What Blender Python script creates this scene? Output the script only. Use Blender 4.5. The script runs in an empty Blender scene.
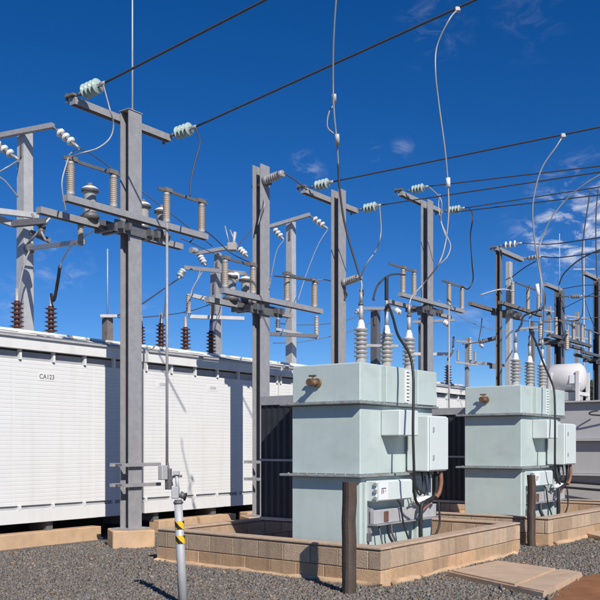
import bpy, math, random
import numpy as np
from mathutils import Vector, Matrix, noise as mnoise
rnd = random.Random(7)
SC = bpy.context.scene
COL = SC.collection
R = math.radians

# ---------------------------------------------------------------- camera model: pixels of the 600 px photo -> points on real planes
FPX, HX, HY, EYE, HEAD = 890.0, 300.0, 446.0, 1.5, R(36.14)
FW = Vector((-math.sin(HEAD), math.cos(HEAD), 0)); RT = Vector((math.cos(HEAD), math.sin(HEAD), 0)); UP = Vector((0, 0, 1))
CAM = Vector((0, 0, EYE))
def ray(px, py): return FW + RT * ((px - HX) / FPX) - UP * ((py - HY) / FPX)
def D(px, py, d): return CAM + ray(px, py) * d                       # at depth d
def PX(px, py, X): r = ray(px, py); return CAM + r * (X / r.x)       # on the plane x = X
def PY(px, py, Y): r = ray(px, py); return CAM + r * (Y / r.y)       # on the plane y = Y

# ---------------------------------------------------------------- materials
def nd(nt, t, **k):
    n = nt.nodes.new(t)
    for a, b in k.items(): setattr(n, a, b)
    return n
def material(name, col, rough=.6, metal=0.0, var=.12, scale=4.0, bump=.0, bscale=60.0, streak=None, spec=.4, stain=None, attr=None):
    """procedural paint / metal / stone: two octaves of tone, optional vertical streaks, stains and bump"""
    m = bpy.data.materials.new(name); m.use_nodes = True; nt = m.node_tree; L = nt.links
    b = nt.nodes['Principled BSDF']; b.inputs['Roughness'].default_value = rough; b.inputs['Metallic'].default_value = metal
    b.inputs['Specular IOR Level'].default_value = spec
    tc = nd(nt, 'ShaderNodeTexCoord')
    n1 = nd(nt, 'ShaderNodeTexNoise'); n1.inputs['Scale'].default_value = scale; n1.inputs['Detail'].default_value = 8; n1.inputs['Roughness'].default_value = .65
    L.new(tc.outputs['Object'], n1.inputs['Vector'])
    mr = nd(nt, 'ShaderNodeMapRange'); mr.inputs['From Min'].default_value = .25; mr.inputs['From Max'].default_value = .75
    mr.inputs['To Min'].default_value = 1 - var; mr.inputs['To Max'].default_value = 1 + var
    L.new(n1.outputs['Fac'], mr.inputs['Value'])
    mul = nd(nt, 'ShaderNodeVectorMath', operation='SCALE'); mul.inputs[0].default_value = col[:3]; L.new(mr.outputs['Result'], mul.inputs['Scale'])
    out = mul.outputs['Vector']
    def mixin(fac, c):
        nonlocal out
        mx = nd(nt, 'ShaderNodeMix', data_type='RGBA'); L.new(fac, mx.inputs['Factor']); L.new(out, mx.inputs['A']); mx.inputs['B'].default_value = (*c[:3], 1); out = mx.outputs['Result']
    def blotch(sc, lo, hi, amt, det=6):
        mp = nd(nt, 'ShaderNodeMapping'); mp.inputs['Scale'].default_value = sc; L.new(tc.outputs['Object'], mp.inputs['Vector'])
        n = nd(nt, 'ShaderNodeTexNoise'); n.inputs['Scale'].default_value = 1; n.inputs['Detail'].default_value = det; L.new(mp.outputs['Vector'], n.inputs['Vector'])
        r = nd(nt, 'ShaderNodeMapRange'); r.inputs['From Min'].default_value = lo; r.inputs['From Max'].default_value = hi; r.inputs['To Max'].default_value = amt
        L.new(n.outputs['Fac'], r.inputs['Value']); return r.outputs['Result']
    if streak: mixin(blotch((9, 9, .5), .52, .8, streak[0]), streak[1])
    if stain: mixin(blotch(stain[0], stain[1], stain[2], stain[3]), stain[4])
    if attr:
        at = nd(nt, 'ShaderNodeAttribute'); at.attribute_name = attr
        mm = nd(nt, 'ShaderNodeMix', data_type='RGBA', blend_type='MULTIPLY'); mm.inputs['Factor'].default_value = 1
        L.new(out, mm.inputs['A']); L.new(at.outputs['Color'], mm.inputs['B']); out = mm.outputs['Result']
    L.new(out, b.inputs['Base Color'])
    if bump:
        n2 = nd(nt, 'ShaderNodeTexNoise'); n2.inputs['Scale'].default_value = bscale; n2.inputs['Detail'].default_value = 5; L.new(tc.outputs['Object'], n2.inputs['Vector'])
        bp = nd(nt, 'ShaderNodeBump'); bp.inputs['Strength'].default_value = bump; bp.inputs['Distance'].default_value = .02
        L.new(n2.outputs['Fac'], bp.inputs['Height']); L.new(bp.outputs['Normal'], b.inputs['Normal'])
    return m
M = {}
M['galv'] = material('galvanised_steel', (.37, .362, .368), .5, .2, .16, 9, .06, 40, (.25, (.24, .24, .25)))
M['galv_light'] = material('weathered_light_steel', (.47, .47, .47), .55, .15, .14, 7, .05, 40)
M['galv_dark'] = material('dark_steel', (.16, .16, .17), .55, .3, .2, 12, .08, 50)
M['rust'] = material('rusty_steel', (.16, .085, .055), .8, .1, .3, 14, .2, 60, None, .3)
M['rustgalv'] = material('rust_stained_steel', (.205, .18, .165), .7, .2, .25, 10, .1, 60, (.35, (.14, .09, .07)))
M['white'] = material('white_enclosure_paint', (.74, .735, .71), .45, 0, .035, 2.2, .01, 30, (.28, (.56, .54, .50)), .4, ((1.2, 1.2, 3), .55, .85, .2, (.6, .54, .45)))
M['white_roof'] = material('white_roof_paint', (.74, .73, .70), .5, 0, .06, 3, .02, 30, None, .4, ((2, 2, 2), .52, .8, .45, (.40, .37, .33)))
M['shadow_gap'] = material('gap_shade_black', (.03, .03, .034), .8)  # near-black colour stands in for the shade below the enclosures
M['slot_shade'] = material('slot_shade_grey', (.42, .42, .43), .7)  # mid grey stands in for white paint shaded inside the recesses
M['green'] = material('pale_green_transformer_paint', (.50, .58, .55), .45, 0, .07, 2.2, .05, 18, (.38, (.40, .46, .44)), .4, ((2.2, 2.2, 5), .54, .78, .42, (.37, .41, .40)))
M['green_edge'] = material('worn_flange_paint', (.27, .29, .29), .6, .1, .25, 14, .1, 60, None, .4, ((8, 8, 8), .5, .7, .5, (.19, .13, .10)))
M['cab'] = material('pale_cabinet_paint', (.64, .70, .68), .4, 0, .04, 4, .01, 25, (.12, (.45, .48, .46)))
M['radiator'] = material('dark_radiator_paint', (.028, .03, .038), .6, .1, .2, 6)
M['greytank'] = material('grey_tank_paint', (.43, .425, .425), .45, 0, .05, 2.5, .02, 25, (.15, (.32, .32, .34)))
M['drum'] = material('white_drum_paint', (.66, .64, .625), .4, 0, .06, 4, .01, 25, (.3, (.55, .52, .48)))
M['porc'] = material('grey_porcelain', (.40, .345, .29), .35, 0, .1, 12, 0, 0, None, .5, ((3, 3, 8), .5, .8, .35, (.28, .24, .2)))
M['porc_light'] = material('pale_grey_porcelain', (.36, .35, .335), .3, 0, .08, 12, 0, 0, None, .5)
M['porc_white'] = material('white_porcelain', (.78, .79, .78), .2, 0, .04, 10, 0, 0, None, .5)
M['porc_brown'] = material('brown_porcelain', (.085, .035, .03), .22, 0, .2, 12, 0, 0, None, .5)
M['alu'] = material('aluminium_conductor', (.37, .365, .36), .5, .3, .1, 20)
M['cable'] = material('dark_conductor', (.075, .075, .085), .6, .2, .2, 30)
M['rubber'] = material('black_rubber', (.025, .025, .028), .5, 0, .2, 20)
M['brass'] = material('weathered_brass', (.26, .17, .10), .55, .4, .3, 20, .1, 60)
M['copper'] = material('rusty_conduit', (.27, .13, .085), .6, .2, .3, 18)
M['wood'] = material('weathered_timber', (.085, .062, .05), .9, 0, .25, 10, .3, 60, (.6, (.17, .14, .12)), .2)
M['timber_end'] = M['wood']
M['black'] = material('black_mark', (.02, .02, .02), .6)
M['ink'] = material('dark_lettering', (.10, .10, .11), .6)
M['greyink'] = material('faded_grey_lettering', (.5, .5, .5), .6)
M['plate'] = material('white_label_plate', (.82, .82, .83), .4, 0, .02)
M['yellow'] = material('yellow_tape', (.80, .50, .02), .5, 0, .06)
M['mortar'] = material('mortar', (.27, .20, .145), .95, 0, .15, 12, .3, 90, None, .2)
M['block'] = material('concrete_block', (.51, .375, .26), .95, 0, .15, 14, .6, 90, (.6, (.25, .18, .135)), .2, ((3, 3, 5), .5, .8, .45, (.46, .29, .17)), 'shade')
M['coping'] = material('stained_coping', (.50, .375, .275), .95, 0, .2, 10, .4, 90, None, .2)
M['footing'] = material('stained_concrete', (.57, .385, .235), .95, 0, .2, 5, .35, 80, (.25, (.40, .27, .17)), .2, ((2, 2, 2), .5, .75, .35, (.42, .34, .27)))
M['slab'] = material('dusty_concrete_lid', (.55, .405, .285), .95, 0, .16, 7, .35, 90, None, .2, ((3, 3, 3), .5, .8, .5, (.36, .23, .15)))
M['bark'] = material('bark', (.12, .09, .07), .95, 0, .3, 8, .3, 40, None, .2)
M['leaf'] = material('dark_foliage', (.045, .062, .03), .8, 0, .5, .9, 0, 0, None, .2, ((.7, .7, .7), .45, .75, .6, (.075, .07, .035)))
# pale green glass
gm = bpy.data.materials.new('green_glass_insulator'); gm.use_nodes = True; b = gm.node_tree.nodes['Principled BSDF']
b.inputs['Base Color'].default_value = (.66, .82, .77, 1); b.inputs['Roughness'].default_value = .08; b.inputs['Transmission Weight'].default_value = .45; b.inputs['IOR'].default_value = 1.5
M['glass'] = gm

# ---------------------------------------------------------------- mesh builder
class MB:
    def __init__(s): s.v = []; s.f = []; s.mi = []; s.sm = []; s.mats = []; s.shade = None
    def m(s, mat):
        if mat not in s.mats: s.mats.append(mat)
        return s.mats.index(mat)
    def add(s, vs, fs, mat, smooth=False):
        o = len(s.v); s.v += [Vector(v) for v in vs]; k = s.m(mat)
        for f in fs: s.f.append([i + o for i in f]); s.mi.append(k); s.sm.append(smooth)
        return s
    def hexa(s, c, mat):            # c: 8 corners, bottom 4 ccw then top 4
        return s.add(c, [(3, 2, 1, 0), (4, 5, 6, 7), (0, 1, 5, 4), (1, 2, 6, 5), (2, 3, 7, 6), (3, 0, 4, 7)], mat)
    def box(s, x0, x1, y0, y1, z0, z1, mat, bev=0.0):
        if bev <= 0:
            return s.hexa([(x0, y0, z0), (x1, y0, z0), (x1, y1, z0), (x0, y1, z0), (x0, y0, z1), (x1, y0, z1), (x1, y1, z1), (x0, y1, z1)], mat)
        return s.bbox(Vector(((x0 + x1) / 2, (y0 + y1) / 2, (z0 + z1) / 2)), Vector((1, 0, 0)), Vector((0, 1, 0)), Vector((0, 0, 1)), (x1 - x0) / 2, (y1 - y0) / 2, (z1 - z0) / 2, bev, mat)
    def bbox(s, c, ax, ay, az, hx, hy, hz, b, mat):    # chamfered box
        vs = []; idx = {}
        for sx in (-1, 1):
            for sy in (-1, 1):
                for sz in (-1, 1):
                    for k in range(3):
                        h = [hx - b, hy - b, hz - b]; h[k] += b
                        idx[(sx, sy, sz, k)] = len(vs); vs.append(c + ax * (sx * h[0]) + ay * (sy * h[1]) + az * (sz * h[2]))
        fs = []
        def q(keys):
            pts = [vs[idx[k]] for k in keys]; n = (pts[1] - pts[0]).cross(pts[2] - pts[0]); ce = sum(pts, Vector()) / len(pts) - c
            ids = [idx[k] for k in keys]; fs.append(ids if n.dot(ce) > 0 else ids[::-1])
        for k in range(3):
            i, j = [(1, 2), (0, 2), (0, 1)][k]
            for sg in (-1, 1):
                ks = []
                for (a, d) in ((-1, -1), (1, -1), (1, 1), (-1, 1)):
                    t = [0, 0, 0]; t[k] = sg; t[i] = a; t[j] = d; ks.append((*t, k))
                q(ks)
        for k in range(3):
            i, j = [(1, 2), (0, 2), (0, 1)][k]
            for a in (-1, 1):
                for d in (-1, 1):
                    t0 = [0, 0, 0]; t0[i] = a; t0[j] = d; t1 = t0[:]; t0[k] = -1; t1[k] = 1
                    q([(*t0, i), (*t1, i), (*t1, j), (*t0, j)])
        for sx in (-1, 1):
            for sy in (-1, 1):
                for sz in (-1, 1): q([(sx, sy, sz, 0), (sx, sy, sz, 1), (sx, sy, sz, 2)])
        return s.add(vs, fs, mat)
    def bar(s, p, q, w, h, mat, up=UP, ext=0.0):        # rectangular bar from p to q
        p = Vector(p); q = Vector(q); t = (q - p).normalized(); p = p - t * ext; q = q + t * ext
        u = t.cross(up)
        if u.length < 1e-4: u = t.cross(Vector((0, 1, 0)))
        u.normalize(); v = u.cross(t); u *= w / 2; v *= h / 2
        return s.hexa([p - u - v, p + u - v, q + u - v, q - u - v, p - u + v, p + u + v, q + u + v, q - u + v], mat)
    def chan(s, p, q, w, h, mat, th=.008):               # folded channel, open underneath
        p = Vector(p); q = Vector(q); t = (q - p).normalized(); u = t.cross(UP).normalized(); v = u.cross(t)
        for (cu, cv, wu, wv) in ((0, h / 2 - th / 2, w, th), (w / 2 - th / 2, -th / 2, th, h - th), (-w / 2 + th / 2, -th / 2, th, h - th)):
            s.bar(p + u * cu + v * cv, q + u * cu + v * cv, wu, wv, mat)
        for e, sg in ((p, 1), (q, -1)): s.bar(e + t * sg * .001 - v * th / 2, e + t * sg * .006 - v * th / 2, w - 2 * th, h - th, mat)
        return s
    def lathe(s, p, axis, prof, mat, seg=14, smooth=True):   # prof: list of (t, r) along axis from p; mat may be a list per ring gap
        p = Vector(p); t = Vector(axis).normalized(); a = t.orthogonal().normalized(); c = t.cross(a)
        o = len(s.v)
        for (z, r) in prof:
            for i in range(seg):
                an = 2 * math.pi * i / seg; s.v.append(p + t * z + a * (r * math.cos(an)) + c * (r * math.sin(an)))
        for k in range(len(prof) - 1):
            mm = mat[k] if isinstance(mat, list) else mat
            mi = s.m(mm)
            for i in range(seg):
                j = (i + 1) % seg
                s.f.append([o + k * seg + i, o + k * seg + j, o + (k + 1) * seg + j, o + (k + 1) * seg + i]); s.mi.append(mi); s.sm.append(smooth)
        for k in (0, len(prof) - 1):
            ids = [o + k * seg + i for i in range(seg)]
            s.f.append(ids[::-1] if k == 0 else ids); s.mi.append(s.m(mat[0] if isinstance(mat, list) and k == 0 else (mat[-1] if isinstance(mat, list) else mat))); s.sm.append(False)
        return s
    def rod(s, p, q, r, mat, seg=10, r2=None):
        p = Vector(p); q = Vector(q); return s.lathe(p, q - p, [(0, r), ((q - p).length, r if r2 is None else r2)], mat, seg)
    def tube(s, pts, r, mat, seg=8):                     # swept round tube
        pts = [Vector(p) for p in pts]; n = len(pts); o = len(s.v)
        t = (pts[1] - pts[0]).normalized(); a = t.orthogonal().normalized()
        for i, p in enumerate(pts):
            t = (pts[min(i + 1, n - 1)] - pts[max(i - 1, 0)]).normalized()
            a = (a - t * a.dot(t)).normalized(); c = t.cross(a)
            for k in range(seg):
                an = 2 * math.pi * k / seg; s.v.append(p + a * (r * math.cos(an)) + c * (r * math.sin(an)))
        mi = s.m(mat)
        for i in range(n - 1):
            for k in range(seg):
                j = (k + 1) % seg
                s.f.append([o + i * seg + k, o + i * seg + j, o + (i + 1) * seg + j, o + (i + 1) * seg + k]); s.mi.append(mi); s.sm.append(True)
        s.f.append([o + k for k in range(seg)][::-1]); s.mi.append(mi); s.sm.append(False)
        s.f.append([o + (n - 1) * seg + k for k in range(seg)]); s.mi.append(mi); s.sm.append(False)
        return s
    def islands(s, tol=.045):
        par = list(range(len(s.v)))
        def fd(i):
            while par[i] != i: par[i] = par[par[i]]; i = par[i]
            return i
        for f in s.f:
            for i in f[1:]: par[fd(i)] = fd(f[0])
        bb = {}
        for i, v in enumerate(s.v):
            r = fd(i)
            if r not in bb: bb[r] = [v.copy(), v.copy()]
            for k in range(3): bb[r][0][k] = min(bb[r][0][k], v[k]); bb[r][1][k] = max(bb[r][1][k], v[k])
        ks = list(bb)
        for a in range(len(ks)):
            for c in range(a):
                A, B = bb[ks[a]], bb[ks[c]]
                if all(A[0][k] - tol <= B[1][k] and B[0][k] - tol <= A[1][k] for k in range(3)): par[fd(ks[a])] = fd(ks[c])
        out = {}
        for fi, f in enumerate(s.f): out.setdefault(fd(f[0]), []).append(fi)
        return list(out.values())
    def build(s, name, parent=None, base=None, label=None, split=True):
        if parent and split and not s.shade:
            isl = s.islands()
            if len(isl) > 1:
                for fl in isl:                               # separate pieces become separate parts of the same name
                    p = MB(); p.mats = list(s.mats); mp = {}
                    for fi in fl:
                        for i in s.f[fi]:
                            if i not in mp: mp[i] = len(p.v); p.v.append(s.v[i])
                        p.f.append([mp[i] for i in s.f[fi]]); p.mi.append(s.mi[fi]); p.sm.append(s.sm[fi])
                    last = p.build(name, parent, base, label, False)
                return last
        loc = base if base is not None else (ROOTLOC[parent.name] if parent else Vector((0, 0, 0)))
        me = bpy.data.meshes.new(name); me.from_pydata([tuple(v - loc) for v in s.v], [], s.f)
        for m in s.mats: me.materials.append(m)
        me.polygons.foreach_set('material_index', s.mi); me.polygons.foreach_set('use_smooth', s.sm)
        if s.shade:
            at = me.color_attributes.new('shade', 'FLOAT_COLOR', 'POINT'); flat = []
            for v in s.shade: flat += [v[0], v[1], v[2], 1]
            at.data.foreach_set('color', flat)
        me.update()
        ob = bpy.data.objects.new(name, me); COL.objects.link(ob)
        if parent: ob.parent = parent; ROOTLOC[ob.name] = loc
        else: ob.location = loc; ROOTLOC[ob.name] = Vector(loc)
        if label: ob['label'] = label
        return ob
ROOTLOC = {}
def tag(o, label=None, cat=None, group=None, kind=None):
    if label: o['label'] = label
    if cat: o['category'] = cat
    if group: o['group'] = group
    if kind: o['kind'] = kind
    return o
def thing(name, loc, label, cat, group=None):
    o = bpy.data.objects.new(name, None); COL.objects.link(o); o.location = loc; o.empty_display_size = .2
    ROOTLOC[o.name] = Vector(loc); return tag(o, label, cat, group)
def copy_tree(o, parent=None):
    c = o.copy(); COL.objects.link(c); c.parent = parent
    ROOTLOC[c.name] = ROOTLOC[o.name]
    for ch in list(o.children): copy_tree(ch, c)
    return c
def spline(P, n=8):
    P = [Vector(p) for p in P]
    if len(P) == 2: return [P[0].lerp(P[1], i / 12) for i in range(13)]
    Q = [P[0] * 2 - P[1]] + P + [P[-1] * 2 - P[-2]]; out = []
    for i in range(1, len(Q) - 2):
        a, b_, c, d = Q[i - 1], Q[i], Q[i + 1], Q[i + 2]
        for k in range(n):
            t = k / n; out.append(.5 * (2 * b_ + (c - a) * t + (2 * a - 5 * b_ + 4 * c - d) * t * t + (3 * b_ - a - 3 * c + d) * t ** 3))
    out.append(P[-1]); return out
def sagline(p, q, sag, n=24): return [Vector(p).lerp(Vector(q), i / n) - UP * (sag * 4 * (i / n) * (1 - i / n)) for i in range(n + 1)]

# ---------------------------------------------------------------- camera, sun, sky
cam = bpy.data.cameras.new('camera'); co = bpy.data.objects.new('camera', cam); COL.objects.link(co); SC.camera = co
co.location = CAM; co.rotation_euler = (R(90), 0, HEAD)
cam.sensor_width = 36; cam.lens = FPX / 600 * 36; cam.shift_y = (HY - 300) / 600; cam.clip_start = .1; cam.clip_end = 3000
AZ, EL = R(31.5), R(37)                      # light travels along (-cos AZ, +sin AZ) over the ground
ldir = Vector((-math.cos(AZ) * math.cos(EL), math.sin(AZ) * math.cos(EL), -math.sin(EL)))
sl = bpy.data.lights.new('sun', 'SUN'); sl.energy = 4.95; sl.angle = R(.53); sl.color = (1.0, .945, .87)
so = bpy.data.objects.new('sun', sl); COL.objects.link(so); so.rotation_euler = ldir.to_track_quat('-Z', 'Y').to_euler(); so.location = (10, -5, 20)
w = bpy.data.worlds.new('World'); SC.world = w; w.use_nodes = True; nt = w.node_tree; L = nt.links
bg = nt.nodes['Background']; bg.inputs['Strength'].default_value = .099
sky = nd(nt, 'ShaderNodeTexSky', sky_type='NISHITA'); sky.sun_disc = False; sky.sun_elevation = EL
sdir = -ldir; sky.sun_rotation = math.atan2(sdir.x, sdir.y)
sky.altitude = 900; sky.air_density = .75; sky.dust_density = .0; sky.ozone_density = 4.5
hs = nd(nt, 'ShaderNodeHueSaturation'); hs.inputs['Saturation'].default_value = 1.295; hs.inputs['Hue'].default_value = .509; hs.inputs['Value'].default_value = 1.0
L.new(sky.outputs['Color'], hs.inputs['Color'])
# thin cirrus scraps, laid out by direction on the sky
tc = nd(nt, 'ShaderNodeTexCoord'); prev = hs.outputs['Color']
mp = nd(nt, 'ShaderNodeMapping'); mp.inputs['Scale'].default_value = (14, 14, 30); L.new(tc.outputs['Generated'], mp.inputs['Vector'])
cn = nd(nt, 'ShaderNodeTexNoise'); cn.inputs['Scale'].default_value = 2.2; cn.inputs['Detail'].default_value = 9; cn.inputs['Roughness'].default_value = .62; cn.inputs['Distortion'].default_value = .6
L.new(mp.outputs['Vector'], cn.inputs['Vector'])
acc = None
for (px, py, rad, amt) in ((586, 210, .075, 1.3), (545, 232, .055, .9), (607, 240, .07, 1.2), (552, 258, .05, .95), (303, 167, .022, .75), (318, 172, .014, .4), (402, 150, .018, .4), (375, 152, .014, .4), (435, 28, .05, .22), (530, 20, .05, .15), (62, 262, .04, .75), (18, 298, .035, .5), (470, 318, .05, .4), (150, 320, .05, .3)):
    dv = ray(px, py).normalized()
    sb = nd(nt, 'ShaderNodeVectorMath', operation='DISTANCE'); L.new(tc.outputs['Generated'], sb.inputs[0]); sb.inputs[1].default_value = dv
    r = nd(nt, 'ShaderNodeMapRange', interpolation_type='SMOOTHSTEP'); r.inputs['From Min'].default_value = rad; r.inputs['From Max'].default_value = 0; r.inputs['To Min'].default_value = 0; r.inputs['To Max'].default_value = amt
    L.new(sb.outputs['Value'], r.inputs['Value'])
    if acc is None: acc = r.outputs['Result']
    else:
        ad = nd(nt, 'ShaderNodeMath', operation='ADD'); L.new(acc, ad.inputs[0]); L.new(r.outputs['Result'], ad.inputs[1]); acc = ad.outputs['Value']
cr = nd(nt, 'ShaderNodeMapRange', interpolation_type='SMOOTHSTEP'); cr.inputs['From Min'].default_value = .46; cr.inputs['From Max'].default_value = .85; L.new(cn.outputs['Fac'], cr.inputs['Value'])
mu = nd(nt, 'ShaderNodeMath', operation='MULTIPLY', use_clamp=True); L.new(acc, mu.inputs[0]); L.new(cr.outputs['Result'], mu.inputs[1])
cm = nd(nt, 'ShaderNodeMix', data_type='RGBA'); L.new(mu.outputs['Value'], cm.inputs['Factor']); L.new(prev, cm.inputs['A']); cm.inputs['B'].default_value = (6.6, 7.1, 8.6, 1)
L.new(cm.outputs['Result'], bg.inputs['Color'])
SC.view_settings.view_transform = 'Standard'; SC.view_settings.look = 'None'; SC.view_settings.exposure = 0; SC.view_settings.gamma = 1

# ---------------------------------------------------------------- ground
BA, BB, BC, BD = Vector((-8.39, 8.31, 0)), Vector((-4.84, 8.07, 0)), Vector((-4.89, 11.95, 0)), Vector((-8.4, 12.15, 0))
def ground_mat():
    m = bpy.data.materials.new('dark_gravel_ground'); m.use_nodes = True; nt = m.node_tree; L = nt.links; b = nt.nodes['Principled BSDF']; b.inputs['Roughness'].default_value = .9
    tc = nd(nt, 'ShaderNodeTexCoord')
    vo = nd(nt, 'ShaderNodeTexVoronoi'); vo.inputs['Scale'].default_value = 34; L.new(tc.outputs['Object'], vo.inputs['Vector'])
    sp = nd(nt, 'ShaderNodeSeparateColor'); L.new(vo.outputs['Color'], sp.inputs['Color'])
    cr = nd(nt, 'ShaderNodeValToRGB'); L.new(sp.outputs['Red'], cr.inputs['Fac'])
    e = cr.color_ramp.elements; e[0].color = (.075, .072, .07, 1); e[1].color = (.20, .19, .18, 1); cr.color_ramp.elements.new(.6).color = (.12, .115, .11, 1)
    n = nd(nt, 'ShaderNodeTexNoise'); n.inputs['Scale'].default_value = .9; n.inputs['Detail'].default_value = 6; L.new(tc.outputs['Object'], n.inputs['Vector'])
    r = nd(nt, 'ShaderNodeMapRange'); r.inputs['From Min'].default_value = .48; r.inputs['From Max'].default_value = .75; r.inputs['To Max'].default_value = .35; L.new(n.outputs['Fac'], r.inputs['Value'])
    mx = nd(nt, 'ShaderNodeMix', data_type='RGBA'); L.new(r.outputs['Result'], mx.inputs['Factor']); L.new(cr.outputs['Color'], mx.inputs['A']); mx.inputs['B'].default_value = (.13, .085, .06, 1)
    L.new(mx.outputs['Result'], b.inputs['Base Color'])
    bp = nd(nt, 'ShaderNodeBump'); bp.inputs['Strength'].default_value = .8; bp.inputs['Distance'].default_value = .02; bp.invert = True; L.new(vo.outputs['Distance'], bp.inputs['Height']); L.new(bp.outputs['Normal'], b.inputs['Normal'])
    return m
g = MB(); g.add([(-900, -900, 0), (900, -900, 0), (900, 900, 0), (-900, 900, 0)], [(0, 1, 2, 3)], ground_mat()); tag(g.build('ground'), kind='structure')
# bare red earth at the right edge of the gravel
M['dirt'] = material('red_earth', (.30, .135, .06), .95, 0, .25, 5, .5, 70, None, .2, ((2, 2, 2), .5, .8, .6, (.20, .11, .07)))
dirt_c = [(560, 588), (575, 578), (600, 574), (650, 570), (690, 590), (640, 612), (590, 618), (552, 604)]
def ground_at(px, py, z=0): r = ray(px, py); return CAM + r * ((z - EYE) / r.z)
dm = MB(); ring = [ground_at(*c) for c in dirt_c]; ring = spline(ring + [ring[0]], 6)[:-1]; cc = sum(ring, Vector()) / len(ring)
vs = [cc + UP * .035] + [cc.lerp(p, .6) + UP * (.028 + .008 * mnoise.noise(p * 3)) for p in ring] + [p + UP * .004 for p in ring]; k = len(ring)
dm.add(vs, [(0, 1 + i, 1 + (i + 1) % k) for i in range(k)] + [(1 + i, 1 + k + i, 1 + k + (i + 1) % k, 1 + (i + 1) % k) for i in range(k)], M['dirt'], True)
tag(dm.build('dirt_patch'), kind='structure')

# loose stones: one sheet of angular chippings over the visible yard
def gravel():
    rs = np.random.RandomState(3); n = 185000
    d = 7.2 * (17.5 / 7.2) ** rs.rand(n); s = rs.uniform(-.40, .46, n)
    x = FW.x * d + RT.x * d * s; y = FW.y * d + RT.y * d * s
    keep = (x > -10.75)
    def inpoly(P):
        ins = np.zeros(n, bool); j = len(P) - 1
        for i in range(len(P)):
            xi, yi, xj, yj = P[i][0], P[i][1], P[j][0], P[j][1]
            ins ^= ((yi > y) != (yj > y)) & (x < (xj - xi) * (y - yi) / (yj - yi + 1e-9) + xi); j = i
        return ins
    keep &= ~inpoly([BA, BB, BC, BD]); keep &= ~((x < -4.7) & (y > 12.8)) | (x > -4.75)
    keep &= ~(inpoly([(p.x, p.y) for p in ring]) & (rs.rand(n) < .88))
    keep &= ~inpoly([ground_at(*c)[:2] for c in ((448, 575), (497, 564), (582, 572), (542, 592))])
    x = x[keep]; y = y[keep]; n = len(x)
    size = .0062 * np.exp(rs.normal(0, .35, n))
    cube = np.array([[-1, -1, -1], [1, -1, -1], [1, 1, -1], [-1, 1, -1], [-1, -1, 1], [1, -1, 1], [1, 1, 1], [-1, 1, 1]], float)
    V = cube[None] * (1 + rs.uniform(-.45, .45, (n, 8, 3)))
    q = rs.normal(size=(n, 4)); q /= np.linalg.norm(q, axis=1)[:, None]; a, b_, c, d_ = q.T
    Rm = np.stack([1 - 2 * (c * c + d_ * d_), 2 * (b_ * c - a * d_), 2 * (b_ * d_ + a * c), 2 * (b_ * c + a * d_), 1 - 2 * (b_ * b_ + d_ * d_), 2 * (c * d_ - a * b_), 2 * (b_ * d_ - a * c), 2 * (c * d_ + a * b_), 1 - 2 * (b_ * b_ + c * c)], 1).reshape(n, 3, 3)
    V = np.einsum('nij,nkj->nki', Rm, V) * size[:, None, None]; V[:, :, 2] *= .8
    V[:, :, 0] += x[:, None]; V[:, :, 1] += y[:, None]; V[:, :, 2] += (size * rs.uniform(.3, 1.1, n))[:, None]
    F = np.array([[3, 2, 1, 0], [4, 5, 6, 7], [0, 1, 5, 4], [1, 2, 6, 5], [2, 3, 7, 6], [3, 0, 4, 7]])
    Fi = (F[None] + (np.arange(n) * 8)[:, None, None]).reshape(-1)
    me = bpy.data.meshes.new('gravel'); me.vertices.add(n * 8); me.vertices.foreach_set('co', V.reshape(-1).astype(np.float32))
    me.loops.add(len(Fi)); me.loops.foreach_set('vertex_index', Fi.astype(np.int32)); me.polygons.add(n * 6); me.polygons.foreach_set('loop_start', np.arange(0, n * 24, 4, dtype=np.int32))
    me.update(calc_edges=True)
    tone = np.clip(np.exp(rs.normal(0, .22, n)), .5, 1.7); warm = rs.uniform(-.10, .10, n); red = (rs.rand(n) < .05) * .35
    colr = np.stack([tone * (1 + warm + red), tone, tone * (1 - warm - red), np.ones(n)], 1); colr = np.repeat(colr, 8, 0)
    at = me.color_attributes.new('shade', 'FLOAT_COLOR', 'POINT'); at.data.foreach_set('color', colr.reshape(-1).astype(np.float32))
    me.materials.append(material('gravel_stone', (.185, .165, .145), .9, 0, .15, 60, 0, 0, None, .3, None, 'shade'))
    ob = bpy.data.objects.new('gravel', me); COL.objects.link(ob); tag(ob, 'dark grey crushed gravel covering the yard', 'gravel', kind='stuff')
gravel()

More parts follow.
